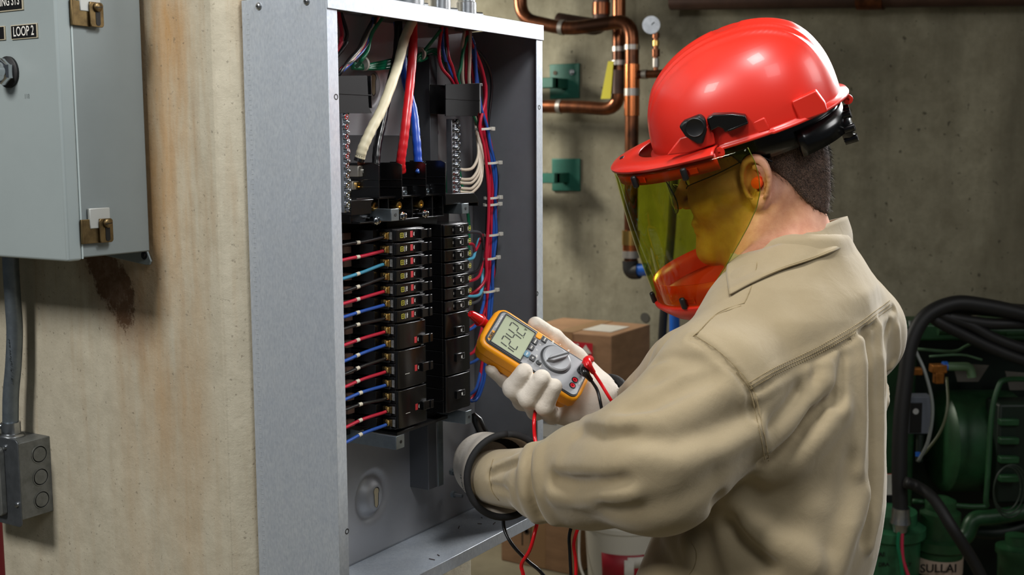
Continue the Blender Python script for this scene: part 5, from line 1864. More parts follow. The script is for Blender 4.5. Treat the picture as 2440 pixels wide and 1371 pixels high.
def seamline(pts, off, name='seam_stitching', r=.00055, dash=True, lift=.0022):
    "stitch line laid on the shirt along photo-traced points"
    D = [hit(shirt_shell, x, y, 1.2) for x, y in pts]
    P = cr(D, 10)
    # dash
    mb = MB()
    acc = 0
    seg = []
    for i in range(len(P)-1):
        L_ = np.linalg.norm(P[i+1]-P[i])
        n_ = max(1, int(L_/.0018))
        for k in range(n_):
            seg.append(P[i]+(P[i+1]-P[i])*k/n_)
    seg = np.array(seg)
    seg = c2w(seg*(1-lift/1.5))
    for i in range(0, len(seg)-2, 2):
        mb.tube([seg[i], seg[i+1]], r, 5)
    return obj(name, mb, M_stitch, shirt, smooth=180)


def dense(pts, dx, dy, n=5):
    P = cr([(x+dx, y+dy, 0) for x, y in pts], n)
    return [(p[0], p[1]) for p in P]


for dx, dy in ((-2, -7), (-4, -14), (-6, -22)):
    seamline(dense(yoke, dx, dy, 4), 0)
for dx, dy in ((7, 2), (17, 4)):
    seamline(dense(armh[2:], dx, dy, 4), 0)
seamline(dense(armh[:4], 8, -6, 4), 0)
seamline(dense(front, 0, 0, 4), 0)
seamline(dense(front2, 0, -3, 4), 0)
seamline(dense(front2, -6, 4, 4), 0)
seamline(dense([(1648, 1290), (1660, 1320), (1655, 1350), (1640, 1371)], 0, 0, 4), 0)
seamline(dense([(1175, 1095), (1166, 1130), (1172, 1170), (1190, 1195)], 0, 0, 4), 0)

# collar: fold-down leaf and stand, lofted around the neck
def loft(rows, name, thick, par=shirt, m_=M_shirt, n=10, bev=0):
    R_ = [cr(r_, n) for r_ in rows]
    R_ = np.array(R_)
    G = np.array([cr(R_[:, j], 4) for j in range(R_.shape[1])])
    o_ = obj(name, MB().grid(c2w(G)), m_, par, smooth=180, solid=thick)
    return o_


def cring(pts, rx=0):
    return [C(x, y, d) for x, y, d in pts]


top = cring([(1742, 606, 1.566), (1795, 600, 1.547), (1868, 578, 1.540), (1930, 553, 1.552), (1985, 527, 1.585), (2016, 516, 1.625), (2006, 519, 1.665), (1960, 530, 1.69), (1880, 545, 1.70), (1800, 575, 1.69)])
mid = cring([(1731, 650, 1.548), (1790, 640, 1.524), (1868, 616, 1.517), (1938, 592, 1.532), (1992, 566, 1.570), (2026, 552, 1.622), (2020, 555, 1.68), (1970, 570, 1.705), (1885, 590, 1.72), (1800, 620, 1.705)])
bot = cring([(1738, 702, 1.530), (1795, 672, 1.506), (1865, 642, 1.502), (1938, 618, 1.520), (1992, 597, 1.560), (2028, 583, 1.622), (2022, 590, 1.69), (1970, 610, 1.72), (1885, 640, 1.735), (1800, 665, 1.72)])
for k in range(6):
    q = [(1738, 702), (1795, 672), (1865, 642), (1938, 618), (1992, 597), (2028, 583)][k]
    if k < 5:
        hh = hit(base_shirt, q[0], q[1]+6, 1.2)
        if abs(hh[2]-bot[k][2]) < .06:
            bot[k] = C(q[0], q[1], hh[2]-.004)
col = loft([top, mid, bot], 'collar', .0026)
top2 = [c_+np.array([0, -.001, .008]) for c_ in mid]
sb = [b_+np.array([0, -.011, .003]) for b_ in bot]
loft([top2, [(a_+b_)/2 for a_, b_ in zip(top2, sb)], sb], 'collar_stand', .0022)
for rows, tt in ((bot, .94), (bot, .80)):
    P = cr([m_*(1-tt)+b_*tt for m_, b_ in zip(mid, bot)], 14)[:95]
    P = P*(1-.0018/1.5)
    mb = MB()
    Pw = c2w(P)
    for i in range(len(Pw)-1):
        for k in range(3):
            a_, b_ = Pw[i]+(Pw[i+1]-Pw[i])*k/3, Pw[i]+(Pw[i+1]-Pw[i])*(k+.6)/3
            mb.tube([a_, b_], .0006, 5)
    obj('seam_stitching', mb, M_stitch, shirt, smooth=180)

# trousers and boots (below the frame)
def wz(px, z):
    p = W(px, 1371, 1.62)
    p[2] = z
    return p


M_trou = mat('work_trousers', (92, 84, 66), .85)
pc_ = W(1775, 1371, 1.62)
tLw = cdir(tl)
tLw[2] = 0
tLw = nrm(tLw)
tFw = cdir(tf)
tFw[2] = 0
tFw = nrm(tFw)


def leg_fn(P):
    P = P.astype(f32)
    d = None
    pel = np.array([pc_[0], pc_[1], .93])
    d = s_cap(P, pel+tLw*.07+[0, 0, .05], pel-tLw*.07+[0, 0, .05], .13)
    for s_ in (1, -1):
        hipp = pel+tLw*.10*s_
        kn = hipp+np.array([0, 0, -.43])+tFw*.02
        an = kn+np.array([0, 0, -.40])-tFw*.03
        d = smin(d, s_cap(P, hipp, kn, .105, .072), .03)
        d = smin(d, s_cap(P, kn, an, .072, .055), .02)
    return d


v, f = nets(leg_fn, (pc_[0]-.4, pc_[1]-.4, .05), (pc_[0]+.4, pc_[1]+.4, 1.16), .012)
obj('trousers', (v, f), M_trou, pers, smooth=180)
for s_ in (1, -1):
    ft = np.array([pc_[0], pc_[1], 0])+tLw*.10*s_
    def boot_fn(P, ft=ft):
        P = P.astype(f32)
        d = s_cap(P, ft+[0, 0, .16], ft+[0, 0, .06], .056, .052)
        d = smin(d, s_cap(P, ft+[0, 0, .045], ft+tFw*.17+[0, 0, .035], .05, .042), .03)
        return np.maximum(d, -P[:, 2]+.001)
    v, f = nets(boot_fn, (ft[0]-.3, ft[1]-.3, -.02), (ft[0]+.3, ft[1]+.3, .24), .01)
    obj('boot', (v, f), mat('boot_leather', (50, 38, 30), .5), pers, smooth=180)
# ================================================================== hard hat with face shield
HC = C(1790, 285, 1.6)


def hh(x, y, z): return HC+hf*x+hl*y+hu*z
def hw(x, y, z): return c2w(hh(x, y, z))


hat = empty('hard_hat', hw(0, 0, 0), 'glossy red hard hat with a green tinted face shield and chin guard', 'hard hat')
M_n = 288
zs = list(np.concatenate([[0, .004, .009], np.linspace(.014, .1, 34), .1255*(1-np.linspace(.45, .04, 16)**2)])*1.0)
zs = sorted(z_ for z_ in zs if z_ < .1258)
rows = []
HT = .1262
for z in zs:
    s_ = max(1-(z/HT)**2.5, 0)**(1/2.15)
    row_ = []
    for k in range(M_n):
        ph = 2*math.pi*k/M_n
        cx_, sy_ = math.cos(ph), math.sin(ph)
        ex = 2.25
        r0 = (abs(cx_)**ex+abs(sy_)**ex)**(-1/ex)
        x = .008-.014*(z/HT)**2+.129*s_*r0*cx_
        y = .112*s_*r0*sy_
        # crown ridges
        up_ = min(1, max(0, (z-.035)/.045))
        back = min(1, max(0, (x+.115)/.03))
        b = 0
        for yc, w_, a_ in ((0, .011, .0045), (.024, .0042, .0032), (-.024, .0042, .0032), (.041, .0042, .0030), (-.041, .0042, .0030)):
            b += a_*math.exp(-((y-yc)/w_)**2)
        n_ = nrm((x/.131, y/.112, z/.12+.05))
        g_ = b*up_*back
        if z == 0:
            x *= 1.0
        row_.append(hh(x+n_[0]*g_, y+n_[1]*g_, z+n_[2]*g_))
    rows.append(row_)
# brim lip of the shell, wider at the rear
rim = []
for off, zz in ((.010, -.0035), (.0085, .0000), (.0, .0015)):
    row_ = []
    for k in range(M_n):
        ph = 2*math.pi*k/M_n
        cx_, sy_ = math.cos(ph), math.sin(ph)
        r0 = (abs(cx_)**2.25+abs(sy_)**2.25)**(-1/2.25)
        w_ = off*(1.0 if cx_ < -.3 else .55)
        row_.append(hh(.008+(.129*r0+w_)*cx_, (.112*r0+w_)*sy_, zz))
    rim.append(row_)
rows = rim+rows[1:]
G = np.array(rows)
vs = G.reshape(-1, 3)
N_ = len(rows)
fs = [(i*M_n+k, i*M_n+(k+1) % M_n, (i+1)*M_n+(k+1) % M_n, (i+1)*M_n+k) for i in range(N_-1) for k in range(M_n)]
fs.append(tuple((N_-1)*M_n+k for k in range(M_n)))
mb = MB().add(c2w(vs), fs)
shell = obj('shell', mb, M_hat, hat, smooth=180, solid=.0022)


def hpoly(name, pts, y, thick, m_, par=hat, bev=.001, ax='l'):
    "plate on the near side: (x,z) outline at side offset y"
    return obj(name, MB().prism(pts, hw(0, y, 0), cdir(hf), cdir(hu), cdir(hl), thick), m_, par, bev=bev, bseg=3)


def px2(px, py, l):
    r = C(px, py, 1.0)
    d = (l+HC@hl)/(r@hl)
    p = r*d-HC
    return float(p@hf), float(p@hu)


# raised accessory slots
q = [px2(*p, .103) for p in ((1886, 243), (1944, 216), (1966, 246), (1972, 268), (1918, 288), (1905, 288))]
hpoly('side_boss', q, .088, .014, M_hat, shell, .002)
q = [px2(*p, .108) for p in ((1699, 352), (1720, 312), (1800, 287), (1822, 278), (1833, 300), (1836, 309), (1760, 332), (1722, 352))]
hpoly('slot_boss', q, .098, .014, M_hat, shell, .002)
q = [px2(*p, .120) for p in ((1684, 282), (1700, 273), (1745, 271), (1776, 275), (1784, 294), (1728, 315), (1722, 306), (1712, 302), (1694, 312))]
sl_ = hpoly('slot_adapter', q, .106, .017, M_black, hat, .0015)
q = [px2(*p, .124) for p in ((1734, 310), (1781, 291), (1782, 295), (1736, 314))]
hpoly('adapter_ridge', q, .122, .003, M_black, sl_, .0004)
q = [px2(*p, .126) for p in ((1618, 300), (1630, 288), (1668, 273), (1680, 283), (1684, 312), (1676, 342), (1662, 342), (1634, 324))]
pv = hpoly('pivot_knob', q, .116, .016, M_blackm, hat, .003)
c_ = px2(1655, 305, .135)
obj('pivot_disc', MB().lathe(hw(c_[0], .132, c_[1]), cdir(hl), [(-.002, .0125), (.0006, .0125), (.0014, .0115), (.0006, .0105), (.0008, 0)], 28), M_blackm, pv)

# face shield carrier: crescent plate and skirt
phs = np.radians(np.linspace(-72, 72, 73))


def inner_r(ph):
    a = 1/math.sqrt((math.cos(ph)/.146)**2+(math.sin(ph)/.118)**2)
    return a+.014*math.exp(-(ph/.55)**4)


def outer_r(ph, k=0):
    return 1/math.sqrt((math.cos(ph)/(.203-k))**2+(math.sin(ph)/(.138-k))**2)


def ring(fr, z): return [hh(fr(p_)*math.cos(p_), fr(p_)*math.sin(p_), z) for p_ in phs]


G = np.array([ring(inner_r, .004), ring(lambda p_: (inner_r(p_)+outer_r(p_))/2, .0035), ring(lambda p_: outer_r(p_, .004), .001), ring(lambda p_: outer_r(p_, 0), -.002), ring(lambda p_: outer_r(p_, .0005), -.0045)])
car = obj('shield_carrier', MB().grid(c2w(G)), M_hat, hat, smooth=60, solid=.0022)
G = np.array([ring(lambda p_: outer_r(p_, .0045), -.002), ring(lambda p_: outer_r(p_, .0055), -.014), ring(lambda p_: outer_r(p_, .0065), -.024)])
obj('carrier_skirt', MB().grid(c2w(G)), M_hatd, car, smooth=60, solid=.002)
q = [px2(*p, .122) for p in ((1588, 372), (1620, 330), (1648, 322), (1690, 300), (1700, 322), (1704, 345), (1640, 366))]
hpoly('carrier_arm', q, .112, .008, M_hat, car, .002)
q = [px2(1714, 365, .122)]
obj('lug', MB().lathe(hw(q[0][0], .120, q[0][1]), cdir(hl), [(-.002, .007), (.002, .007), (.002, .0018), (.0005, .0018)], 16), M_hat, car)
mb = MB().obox(hw(.186, -.0, .0045), cdir(hl), cdir(hf), cdir(hu), .012, .005, .001)
obj('carrier_slot', mb, M_rubber, car)

# tinted window
M_vis = bpy.data.materials.new('tinted_window')
M_vis.use_nodes = True
nt = M_vis.node_tree
nt.nodes.clear()
out = nt.nodes.new('ShaderNodeOutputMaterial')
tr = nt.nodes.new('ShaderNodeBsdfTransparent')
tr.inputs[0].default_value = (.84, .875, .43, 1)
gl = nt.nodes.new('ShaderNodeBsdfGlossy')
gl.inputs['Roughness'].default_value = .04
gl.inputs[0].default_value = (1, 1, .8, 1)
fz = nt.nodes.new('ShaderNodeFresnel')
fz.inputs[0].default_value = 1.30
mx = nt.nodes.new('ShaderNodeMixShader')
geo_ = nt.nodes.new('ShaderNodeNewGeometry')
mm_ = nt.nodes.new('ShaderNodeMath')
mm_.operation = 'MULTIPLY_ADD'
mm_.inputs[1].default_value = -1
mm_.inputs[2].default_value = 1
nt.links.new(geo_.outputs['Backfacing'], mm_.inputs[0])
m2_ = nt.nodes.new('ShaderNodeMath')
m2_.operation = 'MULTIPLY'
nt.links.new(fz.outputs[0], m2_.inputs[0])
nt.links.new(mm_.outputs[0], m2_.inputs[1])
nt.links.new(m2_.outputs[0], mx.inputs[0])
nt.links.new(tr.outputs[0], mx.inputs[1])
nt.links.new(gl.outputs[0], mx.inputs[2])
nt.links.new(mx.outputs[0], out.inputs[0])


def shp(ph, t_):
    "window surface"
    cx_ = .060*t_
    a = .2005*(1-t_)+.1465*t_
    b = .1375*(1-t_)+.104*t_
    bow = .004*math.sin(math.pi*t_)
    return hh(cx_+(a+bow)*math.cos(ph), (b+bow)*math.sin(ph), -.006-.204*t_)


def pmax(t_): return math.radians(np.interp(t_, [0, .1, .2, .3, .4, .5, .6, .7, .8, .9, 1], [90, 92.5, 94, 94.5, 93, 89.5, 85, 80, 74, 68, 61]))


G = np.array([[shp(u_*pmax(t_), t_) for u_ in np.linspace(-1, 1, 61)] for t_ in np.linspace(0, 1, 33)])
win = obj('shield_window', MB().grid(c2w(G)), M_vis, hat, smooth=180, solid=.0016, label='green tinted transparent window')
E1 = [shp(pmax(t_), t_) for t_ in np.linspace(0, 1, 60)]
M_edge = mat('window_edge', (104, 112, 44), .3)
obj('window_edge', MB().tube(c2w(np.array(E1)), .0006, 6), M_edge, win, smooth=180)
E1 = [shp(-pmax(t_), t_) for t_ in np.linspace(0, 1, 60)]
obj('window_edge', MB().tube(c2w(np.array(E1)), .0006, 6), M_edge, win, smooth=180)
# chin guard
phs = np.radians(np.linspace(-84, 84, 61))


def gr(s_, z, k=0): return [hh(.060+(.1445*s_)*math.cos(p_)-.0, (.1025*s_)*math.sin(p_), z+k*(1-math.cos(p_))) for p_ in phs]


G = np.array([gr(.975, -.178), gr(.985, -.195), gr(1.0, -.2085), gr(1.035, -.2105), gr(1.035, -.2135), gr(.985, -.222), gr(.90, -.234), gr(.78, -.243), gr(.60, -.249), gr(.42, -.251)])
cg = obj('chin_guard', MB().grid(c2w(G)), M_hat, hat, smooth=50, solid=.0022)


def clip(ph, t_, par, sz=1.0):
    p = shp(ph, t_)
    n_ = nrm(hf*math.cos(ph)*.8+hl*math.sin(ph))
    tt = nrm(np.cross(n_, hu))
    o_ = obj('shield_clip', MB().obox(c2w(p+n_*.003), cdir(tt), cdir(hu), cdir(n_), .0085*sz, .0175*sz, .007), M_blackm, par, bev=.003, bseg=3)
    s2 = hh(0, 0, 0)
    obj('clip_slot', MB().obox(c2w(p-n_*.0030+tt*.009), cdir(tt), cdir(hu), cdir(n_), .016, .008, .001), M_hat, par, bev=.0004)
    return o_


for ph, t_ in ((38, .050), (65, .055), (-45, .05), (8, .965), (50, .955), (-50, .955)):
    clip(math.radians(ph), t_, hat if t_ < .5 else cg)
p = hh(.060+.1445*.97*math.cos(-1.05), .1025*.97*math.sin(-1.05), -.188)
obj('guard_stud', MB().lathe(c2w(p), cdir(nrm(-hf*.4+hl)), [(-.001, .0055), (.004, .0055), (.005, .004), (.005, 0)], 16), M_blackm, cg)

# suspension band and ratchet
sus = None
R_ = []
for z, o_ in ((.012, 0), (-.006, .001), (-.022, .002), (-.038, 0)):
    R_.append([hh(-.002+(.106+o_)*math.cos(p_)*1.0, (.088+o_)*math.sin(p_), z*(1 if math.cos(p_) < .2 else .55)+(-.004 if math.cos(p_) < -.6 else 0)) for p_ in np.linspace(0, 2*math.pi, 65)])
sus = obj('headband', MB().grid(c2w(np.array(R_))), M_black, hat, smooth=60, solid=.003)
R_ = []
for z in (-.014, -.048):
    R_.append([hh(-.004+.112*math.cos(p_), .092*math.sin(p_), z-.004*abs(math.sin(p_))) for p_ in np.radians(np.linspace(118, 242, 25))])
obj('nape_strap', MB().grid(c2w(np.array(R_))), M_black, sus, smooth=60, solid=.006)
kn = hw(-.112, .004, -.046)
mb = MB()
prof = [(-.004, .021), (.005, .023), (.010, .022), (.012, .016), (.012, 0)]
ax_ = -cdir(hf)
mb.lathe(kn, ax_, prof, 24)
for k in range(7):
    a_ = 2*math.pi*k/7
    c_ = kn+ax_*.005+(cdir(hl)*math.cos(a_)+cdir(hu)*math.sin(a_))*.0215
    mb.cyl(c_-ax_*.008, c_+ax_*.009, .0055, n=8)
obj('ratchet_knob', mb, M_black, sus, smooth=50)
obj('rear_hanger', MB().lathe(hw(-.128, .018, -.010), cdir(hl), [(-.002, .0065), (.002, .0065), (.002, .002), (.0, .002)], 14), M_hat, shell)

# ------------------------------------------------------------------ eyeglasses
gls = empty('eyeglasses', c2w(hd(.115, 0, .005)), 'thin wire framed eyeglasses worn behind the face shield', 'eyeglasses')
M_lens = bpy.data.materials.new('lens_clear')
M_lens.use_nodes = True
nt = M_lens.node_tree
nt.nodes.clear()
out = nt.nodes.new('ShaderNodeOutputMaterial')
tr = nt.nodes.new('ShaderNodeBsdfTransparent')
tr.inputs[0].default_value = (.86, .88, .88, 1)
gl = nt.nodes.new('ShaderNodeBsdfGlossy')
gl.inputs['Roughness'].default_value = .03
fz = nt.nodes.new('ShaderNodeFresnel')
fz.inputs[0].default_value = 1.4
mx = nt.nodes.new('ShaderNodeMixShader')
geo_ = nt.nodes.new('ShaderNodeNewGeometry')
mm_ = nt.nodes.new('ShaderNodeMath')
mm_.operation = 'MULTIPLY_ADD'
mm_.inputs[1].default_value = -1
mm_.inputs[2].default_value = 1
nt.links.new(geo_.outputs['Backfacing'], mm_.inputs[0])
m2_ = nt.nodes.new('ShaderNodeMath')
m2_.operation = 'MULTIPLY'
nt.links.new(fz.outputs[0], m2_.inputs[0])
nt.links.new(mm_.outputs[0], m2_.inputs[1])
nt.links.new(m2_.outputs[0], mx.inputs[0])
nt.links.new(tr.outputs[0], mx.inputs[1])
nt.links.new(gl.outputs[0], mx.inputs[2])
nt.links.new(mx.outputs[0], out.inputs[0])
M_wire = mat('glasses_wire', (24, 24, 24), .3, .7)
for s_ in (1, -1):
    P = []
    for k in range(33):
        a_ = 2*math.pi*k/32
        y = .034*s_+.030*math.cos(a_)*(1-.12*math.sin(a_))
        z = .004+.0245*math.sin(a_)-.003*math.cos(a_)*s_
        x = .124-4.6*(abs(y)**2.0)
        P.append(hd(x, y, z))
    P = np.array(P)
    rim_ = obj('rim', MB().tube(c2w(P), .0009, 6), M_wire, gls, smooth=180)
    c_ = P[:-1].mean(0)+kf*.002
    vs = [c_]+list(P[:-1]*.5+c_*.5+kf*.0008)+list(P[:-1])
    fs = [(0, 1+k, 1+(k+1) % 32) for k in range(32)]+[(1+k, 33+k, 33+(k+1) % 32, 1+(k+1) % 32) for k in range(32)]
    obj('lens', MB().add(c2w(np.array(vs)), fs), M_lens, gls, smooth=180)
    T = [hd(.088, .061*s_, .012), hd(.080, .066*s_, .016), hd(.040, .075*s_, .022), hd(.0, .080*s_, .030), hd(-.020, .082*s_, .030), hd(-.034, .080*s_, .018)]
    obj('temple_arm', MB().tube(c2w(cr(T, 8)), [.0008]*24+[.0008+.0012*i/16 for i in range(17)], 6), M_wire, gls, smooth=180)
obj('bridge', MB().tube(c2w(cr([hd(.114, .008, .008), hd(.118, 0, .012), hd(.114, -.008, .008)], 6)), .0009, 6), M_wire, gls, smooth=180)

# ================================================================== multimeter
MCn = C(1281, 843, 1.700)
mL = nrm((.139, -.089, .004))                  # towards the jacks
mW = np.array((-.0330, -.0475, -.060))
mW = nrm(mW-mL*(mW@mL))                        # towards the lower long side
mN = np.cross(mL, mW)
if mN[2] > 0:
    mN = -mN
ML, MWd, MT = .168, .086, .036


def mp(s_, t_, n_=0):
    "meter face: s along the length 0..1 from the top, t across 0..1 towards the lower side"
    return MCn+mL*(s_-.5)*ML+mW*(t_-.5)*MWd+mN*n_


def px2st(px, py):
    r = C(px, py, 1.0)
    d = (MCn@mN)/(r@mN)
    p = r*d-MCn
    return float(p@mL)/ML+.5, float(p@mW)/MWd+.5


def cst(cx_, cy_): return px2st(1080+cx_/3.808, 700+cy_/3.808)


wL, wW, wN = cdir(mL), cdir(mW), cdir(mN)
met = empty('multimeter', c2w(mp(.5, .5, -MT)), 'yellow handheld digital multimeter held in the far glove', 'multimeter')
M_yel = mat('meter_yellow', (240, 156, 20), .38, spec=.45)
M_face = mat('meter_face', (150, 152, 155), .42, .2)
M_dark = mat('meter_dark', (44, 46, 48), .4)


def mprism(name, out, n0, t, m_, par=met, bev=.001, seg=3):
    pts = [((s_-.5)*ML, (t_-.5)*MWd) for s_, t_ in out]
    o_ = c2w(MCn+mN*n0)
    mb = MB()
    k = len(pts)
    # winding so that normals face outwards does not matter for rendering
    mb.prism(pts, o_, wL, wW, wN, t)
    return obj(name, mb, m_, par, bev=bev, bseg=seg)


def rr2(s0, s1, t0, t1, r):
    w, h = (s1-s0)*ML, (t1-t0)*MWd
    return [(p[0]/ML+(s0+s1)/2, p[1]/MWd+(t0+t1)/2) for p in rrect(w, h, r)]


case_out = [(0.02, .10), (.0, .2), (-.008, .5), (.0, .8), (.02, .92), (.06, .985), (.12, 1.0), (.5, .985), (.9, .965), (.955, .94), (.985, .88), (1.0, .7), (1.0, .3), (.985, .12), (.955, .06), (.9, .035), (.5, .015), (.12, .0), (.06, .015)]
mprism('holster', case_out, -MT*.62, MT*.62, M_yel, bev=.005, seg=4)
low = [(s_*.93+.02, .5+(t_-.5)*.94) for s_, t_ in case_out]
mprism('holster_back', low, -MT, MT*.45, M_yel, bev=.004, seg=3)
face_out = rr2(.040, .965, .075, .925, .010)
fc = mprism('front_panel', face_out, .0, .0014, M_dark, bev=.0008)
mprism('panel_field', rr2(.055, .955, .11, .89, .008), .0014, .0006, M_face, fc, .0004)
scr = mprism('display', rr2(.100, .395, .155, .865, .002), .0018, .0006, mat('lcd_green', (168, 176, 148), .3), met, .0002)
mprism('display_bezel', rr2(.088, .100, .15, .86, .0005), .0018, .0016, M_dark, scr, .0003)
mprism('display_bezel', rr2(.395, .404, .14, .88, .0005), .0018, .0016, M_dark, scr, .0003)
mprism('display_bezel', rr2(.088, .400, .865, .885, .0005), .0018, .0016, M_dark, scr, .0003)
mprism('display_bezel', rr2(.088, .400, .135, .155, .0005), .0018, .0016, M_dark, scr, .0003)
# lettering runs from the lower long side to the upper one
tx, ty = -wW, -wL


def mtext(s_, size, st, m_, par, n_=.0026, bold=.0001, sx=1.0):
    o_ = c2w(mp(st[0], st[1], n_))
    mb = text(s_, size, o_, tx, ty, 0, bold=bold, sx=sx)
    return obj('lettering', mb, m_, par, smooth=0)


M_lcd = mat('lcd_black', (34, 38, 32), .4)
SEG = {'1': 'bc', '2': 'abged', '4': 'fgbc'}
mb = MB()


def digit(ch, s0, t0, w, h):
    "7-segment: s0,t0 centre in metres offsets"
    th = w*.17
    sg = {'a': (0, h/2, w*.8, th), 'g': (0, 0, w*.8, th), 'd': (0, -h/2, w*.8, th), 'b': (w/2, h/4, th, h*.42), 'c': (w/2, -h/4, th, h*.42), 'f': (-w/2, h/4, th, h*.42), 'e': (-w/2, -h/4, th, h*.42)}
    for k in SEG[ch]:
        x, y, a_, b_ = sg[k]
        slant = .12*y
        c_ = c2w(mp(s0, t0, .0026))+tx*(x+slant)+ty*y
        mb.obox(c_, tx, nrm(ty+.12*tx), wN, a_, b_, .0002)


for ch, t_ in (('1', .835), ('2', .665), ('4', .485), ('2', .30)):
    digit(ch, .245, t_, .0100, .0250)
mb.obox(c2w(mp(.325, .393, .0026)), tx, ty, wN, .0014, .0014, .0002)
obj('display_digits', mb, M_lcd, scr, smooth=0)
mtext('V', .006, (.31, .205), M_lcd, scr, bold=.0003)
for k in range(9):
    pass
mprism('logo_patch', rr2(.063, .088, .62, .86, .001), .0020, .0003, mat('logo_yellow', (226, 158, 40), .4), fc, 0)
mtext('FLUKE', .0048, (.076, .745), M_blackm, fc, .0026, .0003)
mtext('TRUE RMS MULTIMETER', .0026, (.076, .385), M_white, fc, .0024, .0001)
# buttons
bt = {'yellow': (770, 395, M_yel, ''), 'b1': (820, 430, M_dark, 'RANGE'), 'b2': (735, 447, M_dark, 'MINMAX'), 'b3': (700, 500, M_dark, 'HOLD'), 'b4': (660, 560, mat('button_blue', (88, 128, 150), .4), 'HOLD'), 'b5': (712, 597, M_dark, 'REL')}
for k, (cx_, cy_, m_, s_) in bt.items():
    a, b = cst(cx_, cy_)
    q = mprism('button', rr2(a-.026, a+.026, b-.065, b+.065, .0022), .002, .0022, m_, met, .0008)
    if s_:
        mtext(s_, .0030, (a, b), M_white, q, .0043, .0001, .75)
a, b = cst(768, 637)
c_ = c2w(mp(a, b, .002))
obj('button', MB().lathe(c_, wN, [(0, .0042), (.002, .004), (.0024, .003), (.0024, 0)], 20), M_dark, met)
# dial
a, b = cst(925, 606)
c_ = c2w(mp(a, b, .002))
dl = obj('rotary_dial', MB().lathe(c_, wN, [(0, .0245), (.0010, .0245), (.0016, .0228)], 48), M_dark, met, smooth=30)
obj('dial_disc', MB().lathe(c_, wN, [(0, .0222), (.0036, .0215), (.0048, .0195), (.0042, .0100), (.0042, 0)], 48), M_face, dl, smooth=30)
p0, p1 = cst(835, 641), cst(1022, 585)
P0, P1 = mp(p0[0], p0[1], .007), mp(p1[0], p1[1], .007)
du = nrm(P1-P0)
dv = np.cross(du, mN)
pr = [(-.0215, 0), (-.012, .0048), (.012, .0048), (.0215, .0010), (.0215, -.0010), (.012, -.0048), (-.012, -.0048)]
obj('dial_grip', MB().prism(pr, c_+wN*.004, cdir(du), cdir(dv), wN, .0062), M_face, dl, bev=.0016, bseg=3)
obj('dial_pointer', MB().obox(c_+wN*.0104, cdir(du), cdir(dv), wN, .040, .0022, .0006), M_blackm, dl)
for k, (s_, ang) in enumerate((('mV', 150), ('V', 172), ('V', 195), ('Hz', 218), ('OFF', 240), ('mA', 120), ('A', 96), ('+', 262), ('10', 290))):
    t_ = math.radians(ang)
    st = (a+math.cos(t_)*.031/ML, b+math.sin(t_)*.031/MWd)
    mtext(s_, .0040, st, M_white, fc, .0024, .0001)
# jacks
for k, (cx_, cy_, m_) in enumerate(((1097, 793, M_redpr), (1075, 843, M_redpr), (1152, 715, M_blackm), (1195, 655, M_redpr))):
    s_, t_ = cst(cx_, cy_)
    c_ = c2w(mp(s_, t_, .002))
    j = obj('jack', MB().lathe(c_, wN, [(0, .0052), (.0014, .0050), (.0014, .0038), (.0002, .0036)], 24), M_blackm, met)
    if k < 2:
        obj('jack_ring', MB().lathe(c_, wN, [(.0002, .0036), (.0012, .0036), (.0012, .0020), (.0002, .0018)], 20), mat('jack_red', (200, 20, 36), .4), j)
mtext('CAT III', .003, cst(1165, 790), M_white, fc, .0024)
mtext('1000V', .003, cst(1140, 820), M_white, fc, .0024)

# test leads
M_ledr = mat('lead_red', (206, 18, 26), .25)
M_ledb = mat('lead_black', (18, 18, 19), .25)


def lead(name, lab, m_, plug, pts, r=.0024):
    e = empty(name, c2w(plug[0]), lab, 'test lead')
    mb = MB()
    P = cr(plug, 4)
    obj('lead_plug', MB().tube(c2w(P), [.0068]*3+[.0062]*(len(P)-6)+[.0046, .004, .0036], 14), m_, e, smooth=60)
    P = cr([plug[-1]]+pts, 10)
    obj('lead_wire', MB().tube(c2w(P), r, 10), m_, e, smooth=180)
    return e


s_, t_ = cst(1195, 655)
j1 = mp(s_, t_, .002)
s_, t_ = cst(1152, 715)
j2 = mp(s_, t_, .002)
lead('test_lead', 'red test lead plugged into the yellow meter, running past its black twin', M_ledr, [j1, j1+mN*.014+mL*.0, C(1398, 863, 1.668), C(1414, 888, 1.676)],
     [C(1432, 915, 1.68), C(1452, 948, 1.678), C(1474, 982, 1.69), C(1490, 1030, 1.70), C(1450, 1130, 1.69), C(1392, 1230, 1.66), C(1368, 1290, 1.65), C(1372, 1340, 1.65), C(1370, 1400, 1.65), C(1352, 1500, 1.68), C(1350, 1800, 1.71), C(1360, 2300, 1.74), C(1400, 2985, 1.76)])
lead('test_lead', 'black test lead plugged into the yellow meter', M_ledb, [j2, j2+mN*.014, C(1393, 886, 1.672), C(1408, 906, 1.680)],
     [C(1423, 930, 1.68), C(1431, 962, 1.675), C(1437, 1000, 1.675), C(1440, 1060, 1.69), C(1410, 1150, 1.69), C(1372, 1230, 1.66), C(1357, 1275, 1.65), C(1358, 1320, 1.65), C(1361, 1400, 1.65), C(1358, 1500, 1.66), C(1345, 1800, 1.68), C(1330, 2300, 1.70), C(1340, 2990, 1.72)])
